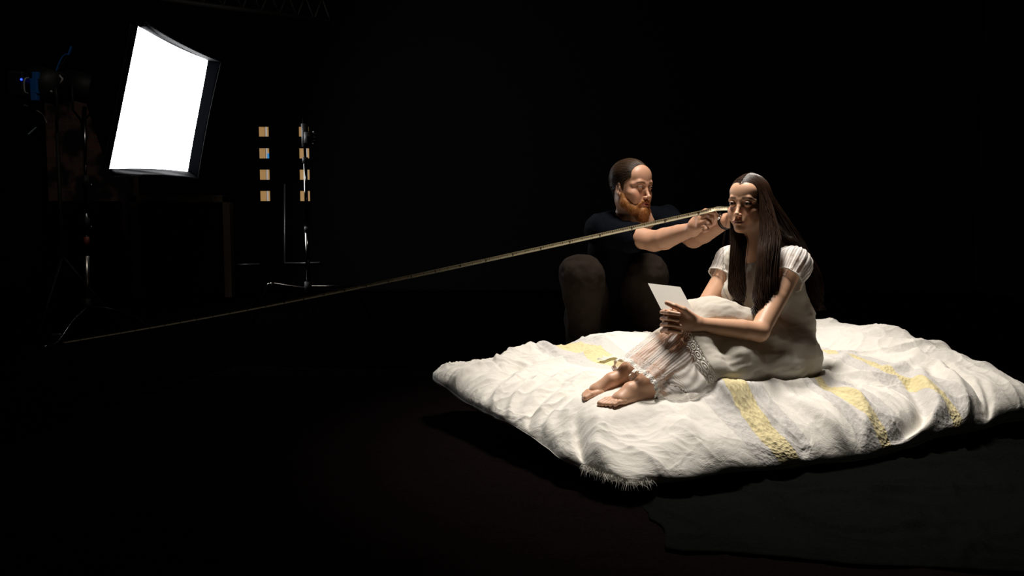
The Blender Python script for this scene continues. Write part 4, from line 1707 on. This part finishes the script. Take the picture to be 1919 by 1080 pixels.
v, f = refine(v, f, MS, near_mf, 1)
col = skin_colors(v, mT, mRt, mO, mS, (.48, .26, .165), True, [(P(1337, 420, 3.72), .0)])
BODY_M = mesh_from('body', v, f, M_skin_m, MAN, True, col)
for s in (-1, 1):
    eye('eye', mT, mRt, s, mS, (.78, -.62, -.10), (.07, .09, .10), MAN)

# hair slicked back
MHC, MHR = V(0, -1.6, 3.4), V(7.55, 9.4, 8.35)
H = Solid()
H.ell(mT(*MHC), MHR * .01 * mS, mRt, .01)
H.ell(mT(0, 10.5, .5), V(6.9, 6.3, 7.0) * .01 * mS, mRt, .010, -1)
H.ell(mT(0, 3, -8.5), V(10, 9.0, 8.8) * .01 * mS, mRt, .010, -1)
H.cap(mT(0, -7.6, .5), mT(0, -7.0, -4.5), .035, .025, .03)
for s in (-1, 1):
    H.cap(mT(s * 6.7, .6, 2.5), mT(s * 6.55, .8, -1.5), .008, .006, .012)
v, f = H.mesh(.005)
HAIR_M = mesh_from('hair', v, f, M_hair_m, MAN)
rs = np.random.RandomState(9)
paths = []
for i in range(1500):
    az = rs.uniform(-1, 1)
    aa = az * 1.42
    # hairline point
    hx = math.sin(aa) * 7.3
    hy = 6.6 - 6.2 * (abs(az) ** 2.2) + rs.normal(0, .25)
    k0 = 1 - ((hy - MHC[1]) / MHR[1]) ** 2 - (hx / MHR[0]) ** 2
    hz = MHC[2] + MHR[2] * math.sqrt(max(k0, .02))
    if abs(az) > .75:
        hz = 5.5 - 5.5 * (abs(az) - .75) / .25 * rs.rand() ** .6
        hx = math.copysign(7.45, az)
        hy = 1.8 + rs.normal(0, .3)
    d0 = (V(hx, hy, hz) - MHC) / MHR
    d0 /= np.linalg.norm(d0)
    d1 = nrm(V(hx * .05, -1.0, -.15 + .25 * rs.normal() * .5 - .25 * abs(az)))
    L = .75 + .3 * rs.rand()
    n = 16
    t = np.linspace(0, L, n)[:, None]
    om = math.acos(np.clip(d0 @ d1, -1, 1))
    d = (np.sin((1 - t) * om) * d0 + np.sin(t * om) * d1) / math.sin(om)
    lift = 1.0 + .035 * np.sin(t * math.pi) + .02 * rs.rand()
    w = .012 * np.sin(t * 9 + round(az * 9) * 1.7) * t
    q = MHC + MHR * (d * lift + w * V(0, 0, 1))
    paths.append(to_world(mT, q))
v, f = strands(paths, .0009)
mesh_from('hair_strands', v, f, M_hair_m, HAIR_M)

# beard and moustache
B = Solid()
B.ell(mT(0, 6.9, -10.6), V(3.3, 2.7, 3.0) * .01 * mS, mRt, .01)
for s in (-1, 1):
    B.chain([mT(s * 6.3, .3, -3.2), mT(s * 5.6, 1.2, -6.6), mT(s * 3.2, 5.2, -9.6)], [.009, .020, .026], .025)
    B.chain([mT(0, 8.6, -5.95), mT(s * 1.6, 8.2, -6.2), mT(s * 3.0, 6.9, -7.6), mT(s * 3.0, 6.2, -9.0)], [.0055, .0065, .009, .014], .012)
B.ell(mT(0, 6.6, -12.6), V(2.6, 2.3, 2.2) * .01 * mS, mRt, .02)
B.ell(mT(0, 8.9, -7.1), V(1.9, 1.6, .75) * .01 * mS, mRt, .004, -1)
v, f = B.mesh(.0035)
n = normals_of(v, f)
v = v + n * (.0015 * fbm(v * V(160, 160, 60), 2, 3))[:, None]
BEARD = mesh_from('beard', v, f, M_beard, MAN)
pick = rs.choice(len(v), 2600, replace=False)
q = (v[pick] - mO) @ mRt / (.01 * mS)
ok = (q[:, 1] > -1)
paths = []
down = mRt @ nrm(V(0, .25, -1))
for i, idx in enumerate(pick):
    if not ok[i]:
        continue
    nn = n[idx]
    o = v[idx] - nn * .001
    L = .006 + .008 * rs.rand() * (1 if q[i, 2] < -8 else .4)
    d = nrm(down * 1.0 + nn * .45 + rs.normal(0, .22, 3))
    paths.append(np.array([o, o + d * L * .4, o + d * L * .75 + down * .001, o + d * L + down * .002]))
v, f = strands(paths, .0005)
mesh_from('beard_hairs', v, f, M_beard, BEARD)

# navy t-shirt
M_navy = mat('navy_jersey', (.0018, .0026, .0048), rough=.95, spec=.06, bump=.0008, bscale=500)
M_trou = mat('brown_canvas_trousers', (.017, .012, .009), rough=.95, spec=.06, var=.35, bscale=14, bump=.001)
M_shoe = mat('black_boot_leather', (.012, .010, .009), rough=.5)
T_ = Solid()
T_.ell(mM * .72 + mPc * .28, (.205, .150, .18), mRot, .05)
T_.ell(mM * .35 + mPc * .65, (.190, .150, .19), mRot, .06)
T_.ell(mPc + V(0, 0, .02), (.195, .165, .13), mRot, .06)
T_.cap(mShR, mM - mFw * .02, .072, .085, .06)
T_.cap(mShL, mM - mFw * .02, .072, .085, .06)
T_.cap(mM - mFw * .08 + V(0, 0, -.05), mPc - mFw * .06, .09, .10, .08)
eR_ = nrm(mElR - mShR)
sleR = mShR + eR_ * .185
T_.cap(mShR, sleR, .070, .060, .03)
T_.cap(mShR + V(0, 0, -.02), sleR + V(0, 0, -.018), .060, .055, .03)
eL_ = nrm(mElL - mShL)
T_.cap(mShL, mShL + eL_ * .24, .070, .062, .03)
# open neck and sleeve ends
T_.cap(mn0, mn1 + mFw * .005, .068, .070, .01, -1)
T_.cap(sleR - eR_ * .03, sleR + eR_ * .2, .0515, .0515, .004, -1)
v, f = T_.mesh(.007)
v = folds(v, f, .009, 14, np.eye(3), 6)
v = folds(v, f, .003, 45, stretch_along(V(.3, -.3, -.9), .4), 16)
mesh_from('t_shirt', v, f, M_navy, MAN)
Q = Solid()
Q.ell(mPc + V(0, 0, -.02), (.20, .165, .14), mRot, .05)
Q.chain([mHipR, mKneR + V(0, 0, -.002)], [.115, .092], .06)
Q.chain([mKneR, mKneR * .5 + mAnkR * .5, mAnkR], [.090, .082, .068], .04)
Q.chain([mHipL, mKneL], [.115, .088], .06)
Q.chain([mKneL, mKneL * .5 + mAnkL * .5, mAnkL], [.086, .080, .068], .04)
v, f = Q.mesh(.007)
v = folds(v, f, .010, 13, stretch_along(V(.1, .2, -1), .5), 26)
v = folds(v, f, .005, 34, np.eye(3), 29)
mesh_from('trousers', v, f, M_trou, MAN)
for an_, side in ((mAnkR, -1), (mAnkL, 1)):
    F_ = Solid()
    d = nrm(V(.35 * side * .4 + .2, -1, 0))
    F_.cap(an_ + V(0, 0, .02), an_ + V(0, 0, -.045), .048, .045, .01)
    F_.ell(an_ + d * -.03 + V(0, 0, -.055), (.042, .045, .040), None, .02)
    F_.chain([an_ + V(0, 0, -.05), an_ + d * .10 + V(0, 0, -.058), an_ + d * .17 + V(0, 0, -.062)], [.045, .040, .034], .02)
    F_.plane(V(0, 0, .022), V(0, 0, -1))
    v, f = F_.mesh(.006)
    mesh_from('boot', v, f, M_shoe, MAN)

# wristwatch on his far wrist
M_strap = mat('dark_leather_strap', (.020, .012, .009), rough=.4)
M_steel = mat('polished_steel', (.75, .75, .76), rough=.18, metal=1.0)
axw = nrm(mWrL - mElL)
a = nrm(np.cross(axw, V(0, 0, 1)))
b = np.cross(axw, a)
wc = mWrL - axw * .008
pts, fs = [], []
nsg = 40
for i in range(nsg):
    t = 2 * math.pi * i / nsg
    for (dr, da) in ((.0, -.010), (.0, .010), (.0035, .010), (.0035, -.010)):
        pts.append(wc + (.0315 + dr) * (math.cos(t) * a + math.sin(t) * b) + axw * da)
for i in range(nsg):
    j = (i + 1) % nsg
    for k in range(4):
        fs.append((i * 4 + k, i * 4 + (k + 1) % 4, j * 4 + (k + 1) % 4, j * 4 + k))
wst = MB().add(pts, fs).build('watch_strap', M_strap, MAN, True)
up_ = nrm(V(-.5, -.6, .62) - axw * np.dot(V(-.5, -.6, .62), axw))
cc = wc + up_ * .034
MB().tube([cc, cc + up_ * .008], .019, 24).build('watch_case', M_steel, wst, False)
MB().tube([cc + up_ * .008, cc + up_ * .0085], .015, 24).build('watch_dial', M_strap, wst, False)
MB().box(wc - b * .035, (.012, .014, .004)).build('buckle', M_steel, wst, False, .001)

# ------------------------------------------------------------------ card in her hands
M_card = mat('cream_card', (.60, .575, .52), rough=.8, spec=.15)
tl, tr_, br_ = P(1214, 531, 3.33), P(1275, 538, 3.26), P(1302, 588, 3.165)
bl = br_ + tl - tr_
card = MB().slab([tl, tr_, br_, bl], .0012).build('card', M_card)
tag(card, 'blank cream card held upright in the seated woman\'s hands', 'card')

# ------------------------------------------------------------------ tape measure
def tape_material():
    m, nt, b = newmat('tape_printed')
    N = nt.nodes.new
    at = N('ShaderNodeAttribute')
    at.attribute_name = 'fab'
    sep = N('ShaderNodeSeparateXYZ')
    nt.links.new(at.outputs['Vector'], sep.inputs[0])

    def M(op, a, b_=None):
        n = N('ShaderNodeMath')
        n.operation = op
        for i, s in enumerate((a, b_)):
            if s is None:
                continue
            if isinstance(s, (int, float)):
                n.inputs[i].default_value = s
            else:
                nt.links.new(s, n.inputs[i])
        return n.outputs[0]
    X, Y = sep.outputs[0], sep.outputs[1]

    def tick(period, width, lo, hi):
        fr = M('FRACT', M('MULTIPLY', X, 1 / period))
        t = M('LESS_THAN', fr, width / period)
        return M('MULTIPLY', t, M('MULTIPLY', M('GREATER_THAN', Y, lo), M('LESS_THAN', Y, hi)))
    ink = M('MAXIMUM', tick(.0100, .0026, .62, .93), tick(.0500, .0036, .40, .93))
    ink = M('MAXIMUM', ink, tick(.1524, .008, .15, .8))
    mx = N('ShaderNodeMix')
    mx.data_type = 'RGBA'
    mx.inputs['A'].default_value = (.74, .64, .43, 1)
    mx.inputs['B'].default_value = (.14, .10, .06, 1)
    nt.links.new(ink, mx.inputs['Factor'])
    nt.links.new(mx.outputs['Result'], b.inputs['Base Color'])
    b.inputs['Roughness'].default_value = .45
    return m


M_tape = tape_material()
TAPE = empty('tape_measure', P(100, 645, 6.0))
tag(TAPE, 'long cream tape measure stretched from the woman\'s face to the lamp stand', 'tape measure')
ctl = [P(1366, 391, 3.575), P(1352, 391, 3.60), P(1340, 392, 3.645), P(1325, 396, 3.655), P(1290, 404, 3.70)]
pA, pB = P(1290, 404, 3.70), P(112, 643, 6.15)
far = []
for t in np.linspace(.06, 1, 22):
    p = pA * (1 - t) + pB * t
    p[2] -= .028 * math.sin(math.pi * t)
    far.append(p)
cl = spline(ctl + far, 700)
tt = np.gradient(cl, axis=0)
ds = np.linalg.norm(tt, axis=1)
tt /= ds[:, None]
s_ = np.cumsum(ds)
wd = .0180
upv = []
for i in range(len(cl)):
    k = smoothstep(.085, .12, s_[i])
    # near the eye the ribbon lies flatter and shows its top, further on it stands on edge
    ref = nrm(V(0, .55, .85) * (1 - k) + V(0, .12, 1) * k)
    u_ = nrm(ref - tt[i] * np.dot(ref, tt[i]))
    upv.append(u_)
upv = np.array(upv)
nn_ = np.cross(tt, upv)
ks = 6
vs, fc = [], []
for side in (0, 1):
    for j in range(ks):
        a = j / (ks - 1)
        cup = .002 * (1 - (2 * a - 1) ** 2)
        vs.append(cl + upv * ((a - .5) * wd) + nn_ * (cup + side * .0006))
        fc.append(np.stack([s_, np.full(len(s_), a)], 1))
n = len(cl)
vs = np.concatenate(vs)
fc = np.concatenate(fc)
F = []
i = np.arange(n - 1)
for j in range(ks - 1):
    F.append(np.stack([j * n + i, j * n + i + 1, (j + 1) * n + i + 1, (j + 1) * n + i], 1))
    o = ks * n
    F.append(np.stack([o + j * n + i, o + (j + 1) * n + i, o + (j + 1) * n + i + 1, o + j * n + i + 1], 1))
for j in (0, ks - 1):
    o = ks * n
    F.append(np.stack([j * n + i, o + j * n + i, o + j * n + i + 1, j * n + i + 1], 1))
mesh_from('blade', vs, np.concatenate(F), M_tape, TAPE, True, None, fc)
M_cream = mat('white_enamel', (.75, .73, .68), rough=.4)
e0 = cl[0]
MB().box(e0 + V(.004, 0, 0), (.006, .004, .021)).build('end_hook', M_steel, TAPE, False, .0008)
M_case = mat('black_plastic', (.012, .012, .012), rough=.5)
pe = cl[-1]
MB().box((pe[0] - .03, pe[1] + .02, max(.03, pe[2] - .004)), (.07, .035, .055)).build('tape_case', M_case, TAPE, False, .012)

# ------------------------------------------------------------------ grip stand in front of the windows
M_chrome = mat('chrome_stand', (.16, .155, .15), rough=.14, metal=1.0)
M_dark_metal = mat('black_cast_metal', (.005, .005, .005), rough=.6, spec=.25)
Yg = 7.2
base = P(578, 541, Yg)
STAND = empty('grip_stand', V(base[0], Yg, 0))
tag(STAND, 'chrome grip stand with bent legs and black grip head, before the lit windows', 'stand')
MB().tube([P(578, 548, Yg), P(575.5, 430, Yg)], .0175, 16).build('lower_column', M_chrome, STAND, True)
MB().tube([P(575.5, 430, Yg), P(572, 300, Yg)], .0150, 16).build('middle_column', M_chrome, STAND, True)
MB().tube([P(572, 300, Yg), P(569.5, 222, Yg)], .011, 14).build('upper_column', M_chrome, STAND, True)
gh = MB()
gh.tube([P(571, 232, Yg), P(572.5, 275, Yg)], .028, 14)
gh.tube([P(572, 258, Yg - .03), P(590, 258, Yg - .03)], .010, 10)
gh.tube([P(578, 248, Yg - .03), P(578, 268, Yg - .03)], .034, 18)
grip = gh.build('grip_head', M_dark_metal, STAND, True)
MB().box(P(577.5, 262, Yg - .066), (.02, .012, .06), None).build('grip_plate', M_chrome, grip, False, .003)
kk = MB()
for y_ in (251, 257.5, 264.5):
    kk.box(P(589.5, y_, Yg - .04), (.022, .02, .008))
kk.tube([P(589, 246, Yg - .03), P(589, 270, Yg - .03)], .014, 12)
kk.build('t_handle', M_chrome, grip, False, .002)
for y_ in (300, 430):
    MB().tube([P(572 + (y_ - 300) * .027, y_ - 5, Yg), P(572 + (y_ - 300) * .027, y_ + 5, Yg)], .022, 14).build('collar', M_dark_metal, STAND, True)
MB().tube([P(577.5, 528, Yg), P(578, 550, Yg)], .030, 16).build('leg_hub', M_dark_metal, STAND, True)
for (pts) in (
    [P(578, 541, Yg), P(540, 536, Yg - .02), P(515, 532, Yg - .03), P(507, 533, Yg - .04), P(499, 541, Yg - .05), P(473, 600, Yg - .10)],
    [P(578, 537, Yg), P(620, 537, Yg + .02), P(652, 537, Yg + .05), P(664, 541, Yg + .06), P(671, 549, Yg + .08), P(696, 590, Yg + .14)],
    [P(578, 545, Yg), P(581, 542, Yg + .25), P(583, 540, Yg + .36), P(585, 548, Yg + .42), P(588, 572, Yg + .55)],
):
    pts = [np.asarray(p) for p in pts]
    pts[-1][2] = .012
    sp_ = spline(pts, 40)
    MB().tube(sp_, .0125, 10).build('leg', M_chrome, STAND, True)

# ------------------------------------------------------------------ lamp stand carrying the softbox
Yl = 6.75
lb = P(163, 560, Yl)
LST = empty('lamp_stand', V(lb[0], Yl, 0))
tag(LST, 'tall chrome lamp stand with clamps, under the glowing softbox', 'stand')
M_red = mat('red_tape', (.16, .025, .015), rough=.6)
MB().tube([P(164, 575, Yl), P(162.5, 480, Yl)], .019, 16).build('lower_column', mat('brushed_steel', (.62, .58, .54), .3, 1.0), LST, True)
MB().tube([P(162.5, 482, Yl), P(160, 400, Yl)], .015, 14).build('middle_column', M_chrome, LST, True)
MB().tube([P(160.5, 402, Yl), P(158.5, 200, Yl)], .012, 14).build('upper_column', M_chrome, LST, True)
MB().tube([P(162, 444, Yl), P(162.4, 461, Yl)], .020, 14).build('red_band', M_red, LST, True)
for y_ in (342, 421):
    cl_ = MB().tube([P(160 + (y_ - 342) * .02, y_ - 13, Yl), P(160 + (y_ - 342) * .02, y_ + 12, Yl)], .022, 14).build('clamp', M_dark_metal, LST, True)
    MB().tube([P(161, y_ + 8, Yl - .02), P(168, y_ + 10, Yl - .03), P(172, y_ + 3, Yl - .03)], .006, 8).build('clamp_lever', M_chrome, cl_, True)
MB().tube([P(163.5, 560, Yl), P(164, 585, Yl)], .032, 16).build('leg_hub', M_dark_metal, LST, True)
hub = P(164, 575, Yl)
for tip, bend in ((P(84, 661, 5.83), P(108, 641, 6.1)), (P(270, 613, 7.02), P(255, 597, 7.0)), (V(lb[0] - .35, Yl + .45, .01), V(lb[0] - .25, Yl + .33, .16))):
    tip = tip.copy()
    tip[2] = .012
    mid1 = hub * .5 + bend * .5 + V(0, 0, .02)
    MB().tube(spline([hub, mid1, bend, tip], 30), .011, 10).build('leg', M_chrome, LST, True)

# ------------------------------------------------------------------ softbox
SB = empty('softbox', (-3.05, 7.5, 1.72))
tag(SB, 'large glowing white softbox with black fabric rim, tilted on its stand', 'softbox')
A_, B_, C_, D_ = P(259, 49, 6.75), P(390, 113, 8.25), P(352, 322, 8.27), P(205, 317, 6.77)
nS = nrm(np.cross(B_ - A_, D_ - A_))
if nS[0] < 0:
    nS = -nS
M_diff = mat('diffuser_cloth', (.9, .9, .9), rough=.8, emit=(1.0, 1.0, 1.02), es=12.0)
M_sbf = mat('black_softbox_fabric', (.0020, .0025, .0032), rough=.7, spec=.04, bump=.006, bscale=9)
M_sbf_shade = mat('black_fabric_shaded', (.0007, .0008, .0010), rough=1, spec=0, bump=.004, bscale=9)  # same rim fabric, darkened: the right side's shade is put into its colour
M_piping = mat('grey_piping', (.030, .030, .032), rough=.6)
g = 30
u, w = np.meshgrid(np.linspace(0, 1, g), np.linspace(0, 1, g), indexing='ij')
u_, w_ = u[..., None], w[..., None]
S_ = (1 - u_) * (1 - w_) * A_ + u_ * (1 - w_) * B_ + u_ * w_ * C_ + (1 - u_) * w_ * D_
bul = (.02 * np.sin(u * math.pi) * np.sin(w * math.pi) + .004 * np.sin(u * 9) * np.sin(w * 5))[..., None]
# the cloth edge pulls inwards between the corners
ce = S_.mean((0, 1))
pull = .030 * (np.sin(u * math.pi) * (np.abs(w * 2 - 1) ** 6) + np.sin(w * math.pi) * (np.abs(u * 2 - 1) ** 6) * .5)[..., None]
S_ = S_ + (ce - S_) * pull + nS * bul
fr_ = S_.reshape(-1, 3)
i, j = np.meshgrid(np.arange(g - 1), np.arange(g - 1), indexing='ij')
b0 = (i * g + j).ravel()
ft = np.stack([b0, b0 + g, b0 + g + 1, b0 + 1], 1)
bk_ = fr_ - nS * .006
rim = np.concatenate([np.arange(g) * g, (g - 1) * g + np.arange(1, g), np.arange(g - 2, -1, -1) * g + g - 1, np.arange(g - 2, 0, -1)])
r2 = np.roll(rim, -1)
FF = np.concatenate([ft, ft[:, ::-1] + g * g, np.stack([rim, rim + g * g, r2 + g * g, r2], 1)])
mesh_from('diffuser', np.vstack([fr_, bk_]), FF, M_diff, SB)


def rim_panel(p0, p1, o0, o1, name, M_sbf=M_sbf):
    """rim of fabric from the diffuser edge p0-p1 out to o0-o1, with thickness and slack"""
    n = 34
    t = np.linspace(0, 1, n)[:, None]
    a, b = p0 * (1 - t) + p1 * t, o0 * (1 - t) + o1 * t
    k = 8
    rows = []
    for j in range(k):
        s = j / (k - 1)
        q = a * (1 - s) + b * s
        q = q + nS * (.010 * math.sin(s * math.pi) * np.sin(t * 13 + s * 3)) + (ce - q) * (.045 * s * np.sin(t * math.pi) ** .8) * .8
        rows.append(q)
    top = np.stack(rows, 1).reshape(-1, 3)
    nm = nrm(np.cross(p1 - p0, o0 - p0))
    bot = top + nm * .006
    i, j = np.meshgrid(np.arange(n - 1), np.arange(k - 1), indexing='ij')
    b0 = (i * k + j).ravel()
    ft = np.stack([b0, b0 + k, b0 + k + 1, b0 + 1], 1)
    rim = np.concatenate([np.arange(n) * k, (n - 1) * k + np.arange(1, k), np.arange(n - 2, -1, -1) * k + k - 1, np.arange(k - 2, 0, -1)])
    r2 = np.roll(rim, -1)
    F = np.concatenate([ft, ft[:, ::-1] + n * k, np.stack([rim, rim + n * k, r2 + n * k, r2], 1)])
    o = mesh_from(name, np.vstack([top, bot]), F, M_sbf, SB)
    edge = top.reshape(n, k, 3)[:, -1]
    MB().tube(list(edge), .004, 6).build('piping', M_piping, o, True)


oA, oB = A_ + nS * .045 + V(0, .03, .045), B_ + nS * .12 + V(0, 0, .02)
oC, oD = C_ + nS * .09 + V(0, 0, -.045), D_ + nS * .02 + V(0, .02, -.05)
rim_panel(A_, B_, oA, oB, 'rim_panel')
rim_panel(B_, C_, oB, oC, 'rim_panel', M_sbf_shade)
rim_panel(C_, D_, oC, oD, 'rim_panel')
rim_panel(D_, A_, D_ - nS * .05 + V(0, -.01, 0), A_ - nS * .05 + V(0, -.01, 0), 'rim_panel')
# tapering body behind the diffuser down to the lamp head
bc = ce - nS * .55
bx = [bc + (p - ce) * .22 for p in (A_, B_, C_, D_)]
sh_ = MB()
fro = [p - nS * .012 for p in (A_, B_, C_, D_)]
sh_.add(fro + bx, [(0, 1, 5, 4), (1, 2, 6, 5), (2, 3, 7, 6), (3, 0, 4, 7), (4, 5, 6, 7)])
sh = sh_.build('shell', M_sbf, SB)
md = sh.modifiers.new('solid', 'SOLIDIFY')
md.thickness = .004
MB().tube([bc + nS * .02, bc - nS * .30], .12, 20).build('lamp_head', M_dark_metal, SB, True)
yk = MB()
yk.tube([bc - nS * .15 + V(0, .15, 0), bc - nS * .15 + V(0, .15, -.2), bc - nS * .15 + V(0, 0, -.28), bc - nS * .15 + V(0, -.15, -.2), bc - nS * .15 + V(0, -.15, 0)], .010, 8)
yk.build('yoke', M_dark_metal, SB, True)
top_st = P(158.5, 202, Yl)
ym = bc - nS * .15 + V(0, 0, -.28)
MB().tube([ym, V(ym[0], ym[1], ym[2] - .05), top_st * .3 + ym * .7 + V(0, 0, -.1), top_st], .016, 10).build('boom_arm', M_dark_metal, SB, True)

# ------------------------------------------------------------------ blue fresnel lamp, unlit, at the far left
Yf = 6.9
M_blue = mat('blue_enamel', (.010, .085, .30), rough=.35, bump=.0006, bscale=60)
M_led = mat('blue_indicator', (.0, .02, .3), emit=(.02, .06, 1.0), es=3.5)
M_grey = mat('grey_enamel', (.26, .26, .25), rough=.35)
fc_ = P(88, 155, Yf)
FL = empty('fresnel_lamp', P(100, 200, Yf))
tag(FL, 'unlit blue and black stage lamp with open barn door, far left of the softbox', 'lamp')
ax_ = nrm(V(.90, -.15, -.28))
rr_ = nrm(np.cross(ax_, V(0, 0, 1)))
uu_ = np.cross(rr_, ax_)
fRm = np.stack([ax_, rr_, uu_], 1)
c0 = P(82, 158, Yf)
MB().tube([c0 - ax_ * .085, c0 + ax_ * .13], .125, 24).build('housing', M_dark_metal, FL, True)
bp_ = MB()
q = P(66, 162, Yf - .12)
bp_.box(q, (.055, .05, .11)).box(q + V(.012, 0, .075), (.045, .05, .055)).box(q + V(-.004, 0, -.078), (.045, .05, .055))
bp_.build('blue_panel', M_blue, FL, False, .006)
MB().box(P(42, 160, Yf - .02), (.13, .20, .19)).build('rear_cover', M_dark_metal, FL, False, .02)
hd = spline([P(54, 146, Yf - .16), P(48, 147, Yf - .19), P(45.5, 152, Yf - .20), P(45, 160, Yf - .20), P(46, 170, Yf - .20), P(48.5, 174, Yf - .19), P(52, 175, Yf - .16)], 30)
MB().tube(hd, .0055, 8).build('handle', M_grey, FL, True)
MB().tube([P(40, 149, Yf - .12), P(40, 149, Yf - .13)], .008, 12).build('indicator_light', M_led, FL, True)
bdr = MB()
bdr.slab([P(106, 134, Yf), P(128, 104, Yf), P(118, 143, Yf + .14), P(112, 146, Yf + .14)], .003)
bd_ = bdr.build('barn_door', mat('worn_black_steel', (.03, .03, .03), .5), FL)
MB().tube(spline([P(105, 134, Yf - .01), P(110, 120, Yf - .01), P(116, 108, Yf - .01), P(122, 102.5, Yf - .01), P(129, 101.5, Yf - .01)], 24), .0055, 8).build('door_rim', M_blue, bd_, True)
MB().slab([P(129, 104, Yf - .01), P(131, 104, Yf - .01), P(137, 88, Yf - .01), P(134, 87, Yf - .01)], .02).build('door_clip', M_blue, bd_)
MB().tube([P(110, 140, Yf - .05), P(117, 148, Yf - .05), P(112, 158, Yf - .05)], .008, 8).build('door_hinge', M_grey, bd_, True)
MB().tube([P(104, 165, Yf - .1), P(106, 180, Yf - .1), P(107, 206, Yf - .1), P(106, 232, Yf - .06), P(107, 246, Yf)], .011, 10).build('yoke', M_dark_metal, FL, True)
MB().tube([P(95.5, 171.5, Yf - .14), P(96, 171.5, Yf - .17)], .009, 12).build('tilt_knob', M_grey, FL, True)
MB().tube(spline([P(30, 196, Yf), P(52, 199, Yf - .05), P(70, 208, Yf - .05), P(82, 218, Yf), P(88, 232, Yf)], 30), .0065, 8).build('power_cable', mat('grey_rubber', (.11, .10, .09), .5), FL, True)
MB().slab([P(53, 251, Yf), P(55, 253, Yf), P(69, 240, Yf), P(68, 238, Yf)], .01).build('cable_tag', mat('pale_green_tag', (.18, .26, .26), .5), FL)
FS = empty('lamp_stand', V(P(107, 246, Yf)[0], Yf, 0))
tag(FS, 'thin black tripod stand carrying the unlit blue lamp', 'stand')
pt = P(107, 246, Yf)
MB().tube([pt, V(pt[0], Yf, .30)], .014, 12).build('column', M_dark_metal, FS, True)
for k in range(3):
    an = 2.1 * k + .5
    MB().tube([V(pt[0], Yf, .55), V(pt[0] + .38 * math.cos(an), Yf + .38 * math.sin(an), .012)], .009, 8).build('leg', M_dark_metal, FS, True)
